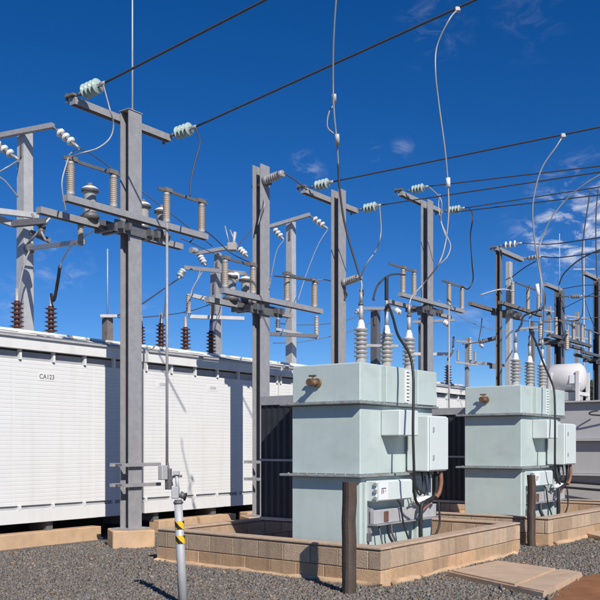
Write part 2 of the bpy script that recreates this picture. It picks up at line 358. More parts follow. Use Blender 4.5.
# ---------------------------------------------------------------- concrete block bunds
def block_wall(mb, p, q, inward, z0, courses, top, off, seed):
    """single skin of 390 x 190 blocks from p to q, real joints, coping of stained mortar"""
    rr = random.Random(seed); p = Vector(p); q = Vector(q); t = (q - p); Ln = t.length; t.normalize(); n = Vector(inward).normalized(); n = (n - t * n.dot(t)).normalized(); th = .19
    mb.bbox((p + q) / 2 + n * th / 2 + UP * ((z0 + top - .024) / 2), t, n, UP, Ln / 2 - .011, th / 2 - .011, (top - .024 - z0) / 2, .002, M['mortar'])
    mb.shade += [(1, 1, 1)] * 24
    h = .19
    for c in range(courses):
        s = -(.2 if (c + off) % 2 else 0.0)
        while s < Ln:
            a = max(s, 0); e = min(s + .39, Ln)
            if e - a > .04:
                jit = rr.uniform(-.002, .002)
                mb.bbox(p + t * ((a + e) / 2) + n * (th / 2 + jit) + UP * (z0 + c * .2 + h / 2), t, n, UP, (e - a) / 2, th / 2, h / 2, .0045, M['block'])
                k = rr.uniform(.78, 1.18); wv = rr.uniform(-.05, .05); lo = .10 if c == 0 else 0.0; mb.shade += [(k * (1 + wv + lo * .5), k * (1 - lo * .4), k * (1 - wv * .8 - lo * 1.6))] * 24
            s += .4
    mb.bbox((p + q) / 2 + n * th / 2 + UP * (top - .0125), t, n, UP, Ln / 2 + .004, th / 2 + .004, .0125, .005, M['coping']); mb.shade += [(1, 1, 1)] * 24
def bund(name, A, B, C, Dd, seed, label):
    root = thing(name, (A + B) / 2, label, 'bund wall', 'block bund walls round the transformers')
    cy = (A + B + C + Dd) / 4
    for i, (p, q) in enumerate(((A, B), (B, C), (C, Dd), (Dd, A))):
        w_ = MB(); w_.shade = []; t = (q - p).normalized()
        if i % 2: p = p + t * .197; q = q - t * .197        # side walls butt against the long ones
        block_wall(w_, p, q, cy - (p + q) / 2, -.01, 2, .425, i, seed + i)
        w_.build('block_wall', root)
        fo = MB(); n = max(4, int((q - p).length / .22)); out = (p + q) / 2 - cy; out.z = 0; out = (out - t * out.dot(t)).normalized(); rr = random.Random(seed * 7 + i)
        vs = []
        for k_ in range(n + 1):
            b_ = p.lerp(q, k_ / n); wv = rr.uniform(.012, .055); hv = rr.uniform(.025, .06); vs += [b_ - out * .03 - UP * .02, b_ + out * wv * 1.5 - UP * .02, b_ + out * wv + UP * hv * .7, b_ + out * .002 + UP * hv, b_ - out * .03 + UP * hv]
        fs = [(5 * k_ + j, 5 * k_ + (j + 1) % 5, 5 * k_ + 5 + (j + 1) % 5, 5 * k_ + 5 + j) for k_ in range(n) for j in range(5)] + [(0, 1, 2, 3, 4), tuple(5 * n + j for j in (4, 3, 2, 1, 0))]
        fo.add(vs, fs, M['footing'], True); fo.build('footing', root)
    f = MB(); f.add([A.lerp(cy, .07) + UP * .03, B.lerp(cy, .07) + UP * .03, C.lerp(cy, .07) + UP * .03, Dd.lerp(cy, .07) + UP * .03], [(0, 1, 2, 3)], M['footing']); f.build('floor', root)
    return root
bund('block_bund', BA, BB, BC, BD, 10, 'low tan concrete block bund wall around the nearest pale green transformer')
DY = 4.72
E1, E2 = Vector((-8.3, 12.95, 0)), Vector((-4.84, 12.92, 0))
bund('block_bund', E1, E2, Vector((-4.75, 17.1, 0)), Vector((-8.3, 17.2, 0)), 30, 'tan block bund wall around the second transformer, beyond the wooden post')
bund('block_bund', Vector((-8.2, 17.75, 0)), Vector((-2.6, 17.7, 0)), Vector((-2.5, 22.5, 0)), Vector((-8.2, 22.5, 0)), 50, 'farthest tan block bund wall in front of the big grey transformer')

# concrete pit cover
cv = [ground_at(448, 577), ground_at(497, 566), ground_at(582, 578), ground_at(543, 599)]
p0, p1, p2, p3 = [v.copy() for v in cv]
cvr = thing('pit_cover', (p0 + p2) / 2, 'flat tan concrete pit cover lying on the gravel at right', 'pit cover')
def slab(mb, a, b_, c, d_, z0, z1, mat): mb.hexa([v + UP * z for z in (z0, z1) for v in (a, b_, c, d_)], mat)
mb = MB(); slab(mb, p3, p2, p1, p0, 0.0, .06, M['slab']); mb.build('slab', cvr)
mb = MB(); q0, q1, q2, q3 = p0.lerp(p3, .03), p1.lerp(p2, .03), p1.lerp(p2, .72), p0.lerp(p3, .72)
slab(mb, q3.lerp(q2, .03), q2.lerp(q3, .03), q1.lerp(q0, .03), q0.lerp(q1, .03), .0602, .078, M['slab']); mb.build('lid', cvr)
mb = MB(); q4, q5 = p0.lerp(p3, .76), p1.lerp(p2, .76)
slab(mb, p3.lerp(p2, .02), p2.lerp(p3, .02), q5, q4, .0602, .074, M['slab']); mb.build('edge_strip', cvr)
sl2 = [ground_at(585, 537), ground_at(600, 532), ground_at(640, 538), ground_at(620, 546)]
mb = MB(); slab(mb, sl2[3], sl2[2], sl2[1], sl2[0], 0, .07, M['slab']); tag(mb.build('pit_cover'), 'small tan concrete cover by the second bund wall at the right edge', 'pit cover')

# ---------------------------------------------------------------- posts in the yard
def wood_post(px, py, top, wpx, label):
    b0 = ground_at(px, py); d = b0.dot(FW); wd = wpx / FPX * d; h = EYE - (top - HY) / FPX * d
    root = MB(); u = Vector((math.cos(.5), math.sin(.5), 0)); v = Vector((-u.y, u.x, 0)); rr = random.Random(px)
    rings = []; N = 12
    for k in range(7):
        z = -.05 + (h + .05) * k / 6; o = u * rr.uniform(-.006, .006) + v * rr.uniform(-.006, .006)
        for i in range(N):
            an = 2 * math.pi * i / N; rad = wd / 2 * (1 + .10 * math.cos(4 * an)) * (1 + rr.uniform(-.03, .03))
            rings.append(b0 + o + u * (rad * math.cos(an)) + v * (rad * math.sin(an)) + UP * z)
    fs = [(k * N + i, k * N + (i + 1) % N, (k + 1) * N + (i + 1) % N, (k + 1) * N + i) for k in range(6) for i in range(N)] + [tuple(range(6 * N, 7 * N))]
    root.add(rings, fs, M['wood']); return tag(root.build('wooden_post', None, b0), label, 'post', 'dark wooden posts in the gravel')
wood_post(349, 594, 482, 13, 'weathered dark wooden post standing before the nearest bund wall')
wood_post(531.5, 546.5, 475, 7.5, 'weathered dark wooden post standing before the second bund wall')

# steel bollard with hazard tape and a valve box on top
b0 = ground_at(183.5, 606); d0 = b0.dot(FW)
def at0(px, py): return D(px, py, d0)
bol = thing('marker_post', b0, 'grey steel pipe post with yellow and black tape and a valve on top', 'marker post')
tp = at0(178.5, 503); rp = 8.8 / 2 / FPX * d0
mb = MB(); mb.lathe(b0 - UP * .05, (tp - b0), [(0, rp * 1.08), ((tp - b0).length * .5, rp), ((tp - b0).length + .05, rp * .93)], M['galv_light'], 20); mb.build('pipe', bol)
ax = (tp - b0).normalized()
def tape(y0, y1):
    mb = MB(); pa, pb = at0(179.3, y1), at0(179.0, y0); n = 72
    a = ax.orthogonal().normalized(); c = ax.cross(a); Ht = (pb - pa).length; rows = 20; o = []
    base = b0 + ax * ((pa - b0).dot(ax))
    for r in range(rows + 1):
        for i in range(n):
            an = 2 * math.pi * i / n; o.append(base + ax * (Ht * r / rows) + (a * math.cos(an) + c * math.sin(an)) * (rp * 1.0 + .003))
    fy = []; fk = []
    for r in range(rows):
        for i in range(n):
            f = (r * n + i, r * n + (i + 1) % n, (r + 1) * n + (i + 1) % n, (r + 1) * n + i)
            (fy if ((i + r * .9) % 30) < 17 else fk).append(f)
    mb.add(o, fy, M['yellow'], True); mb.add(o, fk, M['black'], True); mb.build('hazard_tape', bol)
tape(521, 529); tape(535.5, 543.5)
mb = MB(); mb.lathe(at0(178.4, 503.5), ax, [(0, rp * 1.12), (.02, rp * 1.12), (.02, rp * .9), (.035, rp * .9)], M['galv_dark'], 16)
c = at0(175.5, 492.5); mb.bbox(c, RT, FW, UP, .034, .04, .055, .006, M['galv_light']); mb.build('valve_box', bol)
mb = MB(); mb.rod(at0(180, 494), at0(184.5, 496.5), .03, M['galv_dark']); mb.rod(at0(184.5, 496.5), at0(186.2, 497), .038, M['black']); mb.build('plug', bol)
mb = MB(); mb.rod(at0(177.6, 490), at0(176.6, 475), .016, M['galv_light']); mb.bbox(at0(176.4, 473), RT, FW, UP, .028, .03, .02, .005, M['galv_light'])
mb.rod(at0(170.5, 477), at0(182, 476), .012, M['galv_dark']); mb.bbox(at0(171, 478), RT, FW, UP, .014, .02, .02, .003, M['galv_dark']); mb.build('valve_handle', bol)

# ---------------------------------------------------------------- white switchgear enclosures
WX = -11.05
def enclosure(y0, y1, label, nb):
    root = thing('switchgear_enclosure', (WX, (y0 + y1) / 2, 0), label, 'equipment enclosure', 'white switchgear enclosures in a row')
    y0 += .03; y1 -= .03; back = WX - 3.0
    mb = MB(); z0, z1 = .62, 2.78; n = 36; vs = []; fs = []
    for k in range(n + 1):                                   # ribbed cladding, real section
        z = z0 + (z1 - z0) * k / n; pitch = (z1 - z0) / n
        for (dz, dx) in ((0, 0), (.78, .0), (.86, -.0036), (.94, -.0036)):
            if k == n and dz > 0: break
            for yy in (y0, y1): vs.append((WX + dx, yy, z + dz * pitch))
    for i in range(len(vs) // 2 - 1): fs.append((2 * i, 2 * i + 1, 2 * i + 3, 2 * i + 2))
    mb.add(vs, fs, M['white']); ce = (y0 + y1) / 2
    for yy in (y0 + (y1 - y0) * .31, y0 + (y1 - y0) * .72): mb.box(WX - .004, WX + .002, yy - .008, yy + .008, z0, z1, M['white'])
    mb.box(WX - .06, WX + .004, y0 - .012, y0 + .012, z0, z1, M['white']); mb.box(WX - .06, WX + .004, y1 - .012, y1 + .012, z0, z1, M['white'])
    mb.build('front_panel', root)
    mb = MB()
    mb.box(back, WX - .06, y0, y1, .36, 2.9, M['white']); mb.build('body', root)
    mb = MB(); mb.box(WX - .03, WX + .012, y0, y1, .355, .56, M['white'], .004)                          # bottom rail
    for i in range(nb + 1):
        yy = y0 + .03 + (y1 - y0 - .06) * i / nb; mb.box(WX - .03, WX + .018, yy - .022, yy + .022, .558, .622, M['white'])
    mb.build('bottom_rail', root)
    mb = MB(); mb.box(WX - .058, WX - .034, y0 + .01, y1 - .01, .54, .64, M['slot_shade']); mb.box(WX - .058, WX - .034, y0 + .01, y1 - .01, 2.76, 2.9, M['slot_shade']); mb.build('shaded_slot', root)  # strips with the shade of the recesses put into their grey
    mb = MB()
    for i in range(nb + 1):
        yy = y0 + .03 + (y1 - y0 - .06) * i / nb; mb.box(WX - .03, WX + .035, yy - .02, yy + .02, 2.775, 2.93, M['white'])
    mb.build('eave_bracket', root)
    mb = MB(); f0, f1 = y0 + .0, y1 - .0
    prof = [(WX + .09, 2.925), (WX + .09, 3.095), (WX - 1.45, 3.40), (back - .1, 3.095), (back - .1, 2.925)]
    vs = [(x, yy, z) for yy in (f0, f1) for (x, z) in prof]; k = 5
    mb.add(vs, [(i, (i + 1) % k, k + (i + 1) % k, k + i) for i in range(k)] + [tuple(range(k))[::-1], tuple(range(k, 2 * k))], M['white_roof'])
    mb.bar((WX + .10, f0, 3.105), (WX + .10, f1, 3.105), .05, .03, M['galv_light'])
    mb.bar((WX - .22, f0, 3.166), (WX - .22, f1, 3.166), .07, .018, M['galv_dark'], Vector((-.2, 0, 1)))   # gutter seam on the slope
    for i in range(1, 5): mb.bar((WX + .05, f0 + (f1 - f0) * i / 5, 3.108), (WX - 1.4, f0 + (f1 - f0) * i / 5, 3.395), .04, .02, M['white_roof'])
    mb.bar((WX - 1.45, f0, 3.405), (WX - 1.45, f1, 3.405), .26, .04, M['white_roof'])
    mb.build('roof', root)
    mb = MB()
    for yy in (y0 + .35, ce, y1 - .35): mb.box(WX - .5, WX - .08, yy - .06, yy + .06, .2, .354, M['galv_dark'])
    mb.build('support_foot', root)
    return root
def roof_bushing(root, px, X=-12.5, s=1.0):
    p = PX(px, 340, X); p.z = 3.40; mb = MB(); prof = [(0, .10 * s), (.04, .10 * s), (.04, .055 * s)]; mats = [M['galv'], M['galv'], M['porc_brown']]
    for i in range(6):
        z = .06 + i * .075 * s; prof += [(z, .05 * s), (z + .028 * s, .122 * s * (1 - .02 * i)), (z + .045 * s, .05 * s)]; mats += [M['porc_brown']] * 3
    z = .06 + 6 * .075 * s; prof += [(z, .045 * s), (z + .03, .035), (z + .20, .03)]; mats += [M['galv'], M['galv'], M['galv']]
    mb.lathe(p, UP, prof, mats[:len(prof) - 1], 16); mb.build('roof_bushing', root); return p + UP * (z + .2)
YM = [6.86, 10.62, 14.38, 18.14, 21.9, 25.66]
encs = []
for i in range(5):
    lab = ['white ribbed switchgear enclosure nearest the camera, with the lettered sign', 'white ribbed switchgear enclosure crossed by pole shadows, with the faded sign', 'white switchgear enclosure behind the dark cooling fins of the nearest transformer', 'white switchgear enclosure whose front hides behind the nearest transformer', 'farthest white switchgear enclosure, seen between the two green transformers'][i]
    encs.append(enclosure(YM[i], YM[i + 1], lab, 6))
RB = [roof_bushing(encs[0], 17), roof_bushing(encs[0], 51), roof_bushing(encs[1], 141, -12.6, .8), roof_bushing(encs[1], 161), roof_bushing(encs[1], 185.5), roof_bushing(encs[1], 211), roof_bushing(encs[4], 448, -12.3, 1.1)]
def text_mesh(txt, size, origin, right, up, mat, parent):
    cu = bpy.data.curves.new('t', 'FONT'); cu.body = txt; cu.size = size; cu.align_x = 'CENTER'; cu.align_y = 'CENTER'; cu.extrude = .0015
    o = bpy.data.objects.new('t', cu); COL.objects.link(o); bpy.context.view_layer.update()
    me = bpy.data.meshes.new_from_object(o.evaluated_get(bpy.context.evaluated_depsgraph_get())); bpy.data.objects.remove(o)
    n = right.cross(up); Mx = Matrix((right, up, n)).transposed(); base = Vector(origin) - ROOTLOC[parent.name]
    for v in me.vertices: v.co = base + Mx @ v.co
    me.materials.clear(); me.materials.append(mat); ob = bpy.data.objects.new('lettering', me); COL.objects.link(ob); ob.parent = parent; return ob
for (px, py, txt, mat, lab) in ((47, 377, 'CA123', 'ink', 'small white sign lettered CA123 on the nearest enclosure'), (213, 388, '', 'greyink', 'small white sign with a faded grey strip, left of the second pole shadow'), (163, 384.5, '', 'greyink', 'small faded sign behind the vertical operating rod of the nearest pole')):
    p = PX(px, py, WX + .006); mb = MB(); mb.box(WX - .003, WX + .0035, p.y - .15, p.y + .15, p.z - .06, p.z + .06, M['white'], .0015)
    s = mb.build('wall_sign', None, Vector((WX + .006, p.y, p.z))); tag(s, lab, 'sign')
    if txt: text_mesh(txt, .098, (WX + .0052, p.y, p.z), Vector((0, 1, 0)), UP, M[mat], s)
    else:
        m2 = MB(); m2.box(WX + .0037, WX + .0055, p.y - .085, p.y + .085, p.z - .026, p.z + .026, M['greyink'], .001); m2.build('faded_strip', s)

# foundation beam under the enclosures, in two lengths
def fbeam(y0, y1, z, label):
    mb = MB(); n = 12; t = []
    mb.box(-11.25, -11.0, y0, y1, -.05, z, M['footing'], .012); tag(mb.build('foundation_beam', None, Vector((-11.1, (y0 + y1) / 2, 0))), label, 'foundation beam', 'concrete beams under the enclosures')
fbeam(5.4, 9.66, .215, 'orange stained concrete beam under the nearest white enclosure')
fbeam(10.95, 13.0, .215, 'orange stained concrete beam under the second enclosure, behind the bund wall')
fbeam(13.35, 25.6, .215, 'long concrete beam under the enclosures behind the transformers')
mb = MB(); mb.box(-14.0, -11.9, 5.4, 25.6, 0, .34, M['shadow_gap']); tag(mb.build('gap_shade_block', None, Vector((-13, 15, 0))), 'dark block painted as shade in the gap below the white enclosures', 'shade block')  # added block, its black colour paints the shade under the enclosures

# ---------------------------------------------------------------- poles and their switchgear
X0 = -9.88
def post_insulator(mb, p, q, r, n=9, mat='porc', caps=.05):
    p = Vector(p); q = Vector(q); Ln = (q - p).length; prof = [(0, r * .95), (caps, r * .95)]; mats = [M['galv']]
    zz = caps; step = (Ln - 2 * caps) / n
    for i in range(n):
        z = caps + i * step; prof += [(z + step * .02, r * .8), (z + step * .3, r), (z + step * .62, r), (z + step * .98, r * .8)]; mats += [M[mat]] * 4
    prof += [(Ln - caps, r * .9), (Ln, r * .8)]; mats += [M['galv'], M['galv']]
    mb.lathe(p, q - p, prof, mats, 14); return mb
def disc_string(mb, p, q, r, n=4, mat='glass'):
    """cap-and-pin suspension discs from p to q with clevis and clamp"""
    p = Vector(p); q = Vector(q); Ln = (q - p).length; a = Ln * .22; st = Ln * .56 / n; prof = [(0, .018), (a * .5, .03), (a * .55, .014), (a, .014)]; mats = [M['galv_dark']] * 3
    for i in range(n):
        z = a + i * st; prof += [(z, .045), (z + st * .38, .05), (z + st * .44, r * .8), (z + st * .56, r), (z + st * .70, r * .97), (z + st * .66, .03), (z + st, .02)]; mats += [M['galv'], M['galv'], M[mat], M[mat], M[mat], M[mat], M['galv_dark']]
    z = a + n * st; prof += [(z, .02), (z + a * .3, .035), (Ln, .025)]; mats += [M['galv_dark'], M['alu'], M['alu']]
    mb.lathe(p, q - p, prof, mats[:len(prof) - 1], 16); return mb
def hbeam(mb, x, y, z0, z1, w_, d, mat, tf=.014):
    mb.box(x + d / 2 - tf, x + d / 2, y - w_ / 2, y + w_ / 2, z0, z1, mat); mb.box(x - d / 2, x - d / 2 + tf, y - w_ / 2, y + w_ / 2, z0, z1, mat)
    mb.box(x - d / 2 + tf, x + d / 2 - tf, y + w_ * .36, y + w_ * .36 + .012, z0, z1, mat)
def pole(px, topy, label, name='switch_pole', w_=.26, d=.185, mat='galv', footing=True, group='steel gantry poles before the enclosures', X=X0):
    t = PX(px, topy, X); root = thing(name, (t.x, t.y, 0), label, 'steel pole', group)
    mb = MB(); hbeam(mb, t.x, t.y, .22 if footing else 0, t.z, w_, d, M[mat])
    mb.box(t.x - d / 2 - .012, t.x + d / 2 + .012, t.y - w_ / 2 - .012, t.y + w_ / 2 + .012, t.z, t.z + .012, M[mat]) if name == 'switch_pole' and px == 131 else None
    if footing: mb.box(t.x - d / 2 - .09, t.x + d / 2 + .09, t.y - w_ / 2 - .09, t.y + w_ / 2 + .09, .262, .282, M[mat])
    mb.build('post', root)
    if footing:
        f = MB(); fa = R(-34); f.bbox(Vector((t.x, t.y, .105)), Vector((math.cos(fa), math.sin(fa), 0)), Vector((-math.sin(fa), math.cos(fa), 0)), UP, .28, .31, .155, .015, M['footing']); f.build('footing', root)
    return root, t
def arm_between(root, a, b_, w_, name='crossarm', mat='galv', ext=0): mb = MB(); mb.chan(a, b_, w_ * 1.15, w_, M[mat]); return mb.build(name, root)

# --- pole nearest the camera
c1, t1 = pole(131, 113, 'tall grey H-section pole nearest the camera, carrying the whip rod, glass insulators and switch')
mb = MB(); mb.rod(t1 + Vector((.03, 0, -.4)), Vector((t1.x + .03, t1.y, 9.2)), .016, M['galv_light'], 8, .010); mb.build('lightning_rod', c1)
AX = X0 - .16
aL, aR = PX(72.5, 102.5, AX), PX(169, 137.5, AX); zc = (aL.z + aR.z) / 2; aL.z = aR.z = zc
arm_between(c1, aL, aR, .10)
def strain(root, p, r=.125, n=4, L_=.55, dz=.0, dirv=(1, 0, 0), name='strain_insulator', mat='glass'):
    q = Vector(p) + Vector(dirv).normalized() * L_ + UP * dz; mb = MB(); disc_string(mb, p, q, r, n, mat); mb.build(name, root); return q
def clevis(root, p):
    mb = MB(); p = Vector(p); mb.bar(p + Vector((-.12, 0, .03)), p + Vector((.06, 0, .03)), .09, .03, M['rustgalv']); mb.bar(p + Vector((-.12, 0, -.06)), p + Vector((-.12, 0, .08)), .03, .03, M['rustgalv'], Vector((0, 1, 0))); mb.build('arm_bracket', root)
s1L = strain(c1, aL + Vector((.06, .04, .08)), .108, 4, .58, .04); clevis(c1, aL + UP * .05); s1R = strain(c1, aR + Vector((.06, -.03, .03)), .102, 4, .56, .03); clevis(c1, aR)

def switch_frame(root, t, up0, up1, lo0, lo1, posts, blades, tanks, wbar=.09, Xu=X0 + .17, Xl=X0 - .26, ph=.47, pr=.058, dark=True, mat='porc', rail='galv'):
    """two rails along the row clamped to the pole, post insulators and blades on the front rail, tank insulators on the rear rail"""
    u0, u1 = PX(*up0, Xu), PX(*up1, Xu); z = (u0.z + u1.z) / 2; u0.z = u1.z = z
    mb = MB(); mb.chan(u0, u1, wbar * 1.2, wbar, M[rail]); mb.build('switch_rail', root)
    l0, l1 = PX(*lo0, Xl), PX(*lo1, Xl); zl = (l0.z + l1.z) / 2; l0.z = l1.z = zl
    mb = MB(); mb.chan(l0, l1, wbar * 1.2, wbar, M[rail]); mb.build('switch_rail', root)
    mb = MB()
    for dy in (-.36, -.22, .22, .36):
        yy = t.y + dy; mb.bar((Xl - .1, yy, (z + zl) / 2 - .02 - wbar), (Xu + .06, yy, (z + zl) / 2 - .02 - wbar), .06, .10, M['galv_dark'])
    mb.bar((X0 - .115, t.y - .5, z - .14), (X0 - .115, t.y + .5, z - .14), .02, .14, M['galv_dark']); mb.bar((X0 + .115, t.y - .42, z - .17), (X0 + .115, t.y + .46, z - .17), .03, .17, M['galv_dark']); mb.build('clamp_frame', root)
    tops = []
    for px in posts:
        b_ = PX(px, up0[1], Xu); b_.z = z + wbar / 2; q = b_ + UP * ph; mb = MB(); post_insulator(mb, b_, q, pr, 13, mat); mb.build('post_insulator', root); tops.append(q)
    for (i, j, e0, e1) in blades:
        a, c = tops[i], tops[j]; tt = (c - a).normalized(); mb = MB(); p = a - tt * e0 + UP * .03; q = c + tt * e1 + UP * .03
        mb.bar(p, q, .03, .045, M['galv_dark']); mb.bar(a - tt * .05 + UP * .045, a + tt * .1 + UP * .045, .07, .06, M['rustgalv']); mb.bar(c - tt * .1 + UP * .045, c + tt * .06 + UP * .045, .07, .06, M['rustgalv'])
        mb.build('switch_blade', root)
    for px in tanks:
        b_ = PX(px, lo0[1], Xl); b_.z = zl + wbar / 2; mb = MB()
        mb.lathe(b_, UP, [(0, .12), (.04, .14), (.07, .14), (.10, .10), (.12, .095), (.14, .085), (.17, .093), (.20, .085), (.23, .093), (.26, .085), (.29, .093), (.32, .085), (.35, .093), (.38, .085), (.40, .10), (.41, .125), (.45, .125), (.46, .12), (.49, .08), (.50, .04), (.54, .035)], [M['galv_dark']] * 4 + [M['porc_light']] * 10 + [M['galv_dark']] * 2 + [M['porc_white']] * 3 + [M['rustgalv']], 18); mb.build('current_transformer', root)
    return z, zl, tops
z1, zl1, tops1 = switch_frame(c1, t1, (65, 197), (206, 238), (38.5, 210), (181, 247), (70.5, 113.5, 166.5, 201.5), ((0, 1, .12, .12), (2, 3, .18, .14)), (90, 143, 162))
rp_ = PX(167, 260, X0 + .3); mb = MB(); mb.rod((rp_.x, rp_.y, z1), (rp_.x, rp_.y, 1.15), .021, M['galv'], 8); mb.build('operating_rod', c1)
mb = MB()
for zz in (1.22, .92):
    mb.bar((X0 + .13, t1.y - .28, zz), (X0 + .13, rp_.y + .02, zz), .05, .05, M['galv']); mb.bar((X0 - .13, t1.y - .28, zz), (X0 - .13, t1.y + .16, zz), .05, .05, M['galv']); mb.bar((X0 - .16, t1.y - .2, zz), (X0 + .15, t1.y - .2, zz), .03, .03, M['galv_dark'])
mb.build('rod_bracket', c1)
mb = MB(); o = Vector((rp_.x, rp_.y, 0)); mb.bbox(o + UP * 1.1 - Vector((0, .09, 0)), Vector((1, 0, 0)), Vector((0, 1, 0)), UP, .05, .06, .11, .01, M['galv_light']); mb.bbox(o + UP * 1.0 + Vector((.02, .01, 0)), Vector((1, 0, 0)), Vector((0, 1, 0)), UP, .05, .035, .16, .01, M['galv_dark']); mb.rod(o + Vector((.03, -.02, 1.25)), o + Vector((.06, .05, .9)), .018, M['galv_dark'], 8); mb.build('operating_handle', c1)
# hanging insulator and link rod under the rear rail
hp = PX(80.5, 224, X0 - .3); hp.z = zl1 - .05; mb = MB(); post_insulator(mb, hp, hp - UP * .30, .045, 6, 'porc'); mb.build('hanging_insulator', c1)

# --- second pole
c2, t2 = pole(261, 166, 'grey H-section pole beside the dark cooling fins with one slanted insulator on top')
mb = MB(); q = PX(264, 181, X0 + .1); q2 = q + Vector((.42, 0, .06)); post_insulator(mb, q, q2, .075, 5, 'porc_light', .09); mb.build('line_insulator', c2)
mb = MB(); mb.bar((X0 - .2, t2.y + .02, q.z - .04), (X0 + .2, t2.y + .02, q.z - .04), .08, .05, M['galv_dark']); mb.build('arm_bracket', c2)
z2, zl2, tops2 = switch_frame(c2, t2, (222, 290), (321, 312), (207, 297), (290, 318), (225, 253, 287, 314.5), ((0, 1, .1, .1), (2, 3, .12, .14)), (231, 246))
mb = MB()
for zz in (1.22, .92): mb.bar((X0 - .16, t2.y - .24, zz), (X0 + .17, t2.y - .24, zz), .05, .05, M['galv']); mb.bar((X0 - .12, t2.y - .30, zz), (X0 - .12, t2.y + .16, zz), .05, .05, M['galv'])
mb.build('rod_bracket', c2)
# --- third pole
c3, t3 = pole(338.5, 190, 'grey H-section pole just behind the nearest transformer tank, with two glass strain insulators')
aL3, aR3 = PX(303, 190, AX), PX(356, 211.5, AX); zc = (aL3.z + aR3.z) / 2; aL3.z = aR3.z = zc; arm_between(c3, aL3, aR3, .10); clevis(c3, aL3 + UP * .05); clevis(c3, aR3)
s3L = strain(c3, aL3 + Vector((.1, .1, .06)), .098, 4, .54, .02); s3R = strain(c3, aR3 + Vector((.06, .02, .02)), .098, 4, .54, .02)
mb = MB(); q = PX(343, 283, X0 + .1); post_insulator(mb, q, q + Vector((.42, 0, .08)), .075, 5, 'porc_light', .09); mb.build('line_insulator', c3); li3 = q + Vector((.42, 0, .08))
mb = MB(); mb.tube(spline([q + Vector((-.02, .02, -.02)), q + Vector((.06, .04, -.22)), q + Vector((-.02, .05, -.34))]), .02, M['galv_dark']); mb.build('brace', c3)
# --- fourth pole
c4, t4 = pole(427, 201, 'grey H-section pole between the two green transformers, with white jumper loops at its top')
aL4, aR4 = PX(400, 194, AX), PX(440.5, 211, AX); zc = (aL4.z + aR4.z) / 2; aL4.z = aR4.z = zc; arm_between(c4, aL4, aR4, .10); clevis(c4, aL4 + UP * .05); clevis(c4, aR4)
s4L = strain(c4, aL4 + Vector((.1, .15, .06)), .098, 4, .54, .02); s4R = strain(c4, aR4 + Vector((.06, .1, .02)), .098, 4, .54, .0)
z4, zl4, tops4 = switch_frame(c4, t4, (400, 296), (463, 310), (388, 302), (450, 317), (403, 414, 449, 462), ((0, 1, .6, .1), (2, 3, .35, .15)), (), .085, ph=.52)
mb = MB(); ro = PX(449, 320, X0 + .3); mb.rod((ro.x, ro.y, z4), (ro.x, ro.y, 1.2), .02, M['galv'], 8); mb.build('operating_rod', c4)

# --- fifth, a two-legged rusty pole
r1 = PX(499, 252, X0); root5 = thing('switch_pole', (r1.x, r1.y, 0), 'two-legged pole, one rusty and one pale leg, left of the second transformer bushings', 'steel pole', 'steel gantry poles before the enclosures')
mb = MB(); hbeam(mb, r1.x, r1.y, 0, r1.z, .14, .12, M['rustgalv'], .012); mb.build('post', root5)
r1b = PX(509, 262, X0); mb = MB(); mb.box(r1b.x - .07, r1b.x + .07, r1b.y - .09, r1b.y + .09, 0, r1b.z, M['galv_light'], .01); mb.build('post', root5)
a5, b5 = PX(495, 250.5, X0 - .02), PX(522, 262, X0 - .02); zc = max(r1.z, (a5.z + b5.z) / 2) + .06; a5.z = b5.z = zc; arm_between(root5, a5, b5, .11); clevis(root5, a5)
s5L = strain(root5, a5 + Vector((.05, .1, .06)), .10, 3, .65, .02, (1, .12, 0), 'strain_insulator', 'porc_white'); s5R = strain(root5, b5 + Vector((.05, 0, .02)), .07, 3, .5, .02, (1, .12, 0), 'strain_insulator', 'porc')
z5, zl5, tops5 = switch_frame(root5, r1b, (500, 304), (541, 314), (470, 306), (520, 316), (512.5, 528, 538.5), ((1, 2, .9, .2),), (), .09, ph=.62, rail='rustgalv')
mb = MB(); q = PX(470, 362, X0 - .6); qq = PX(522, 367, X0 - .1); qq.z = q.z; mb.bar(q, qq, .07, .07, M['galv']); mb.bar(PX(490, 366, X0 - .4), PX(500, 366, X0 - .2), .1, .14, M['galv_dark']); mb.build('lower_rail', root5)
mb = MB(); post_insulator(mb, q + UP * .04, q + UP * .66, .06, 8, 'porc'); mb.build('post_insulator', root5)
q3_ = PX(475, 342, X0 - .5); mb = MB(); post_insulator(mb, PX(480, 342, X0 - .5), PX(498, 337.5, X0 - .3), .06, 5, 'galv_dark'); mb.rod(PX(463, 344, X0 - .6), PX(480, 342, X0 - .5), .015, M['galv_dark']); mb.build('line_insulator', root5)
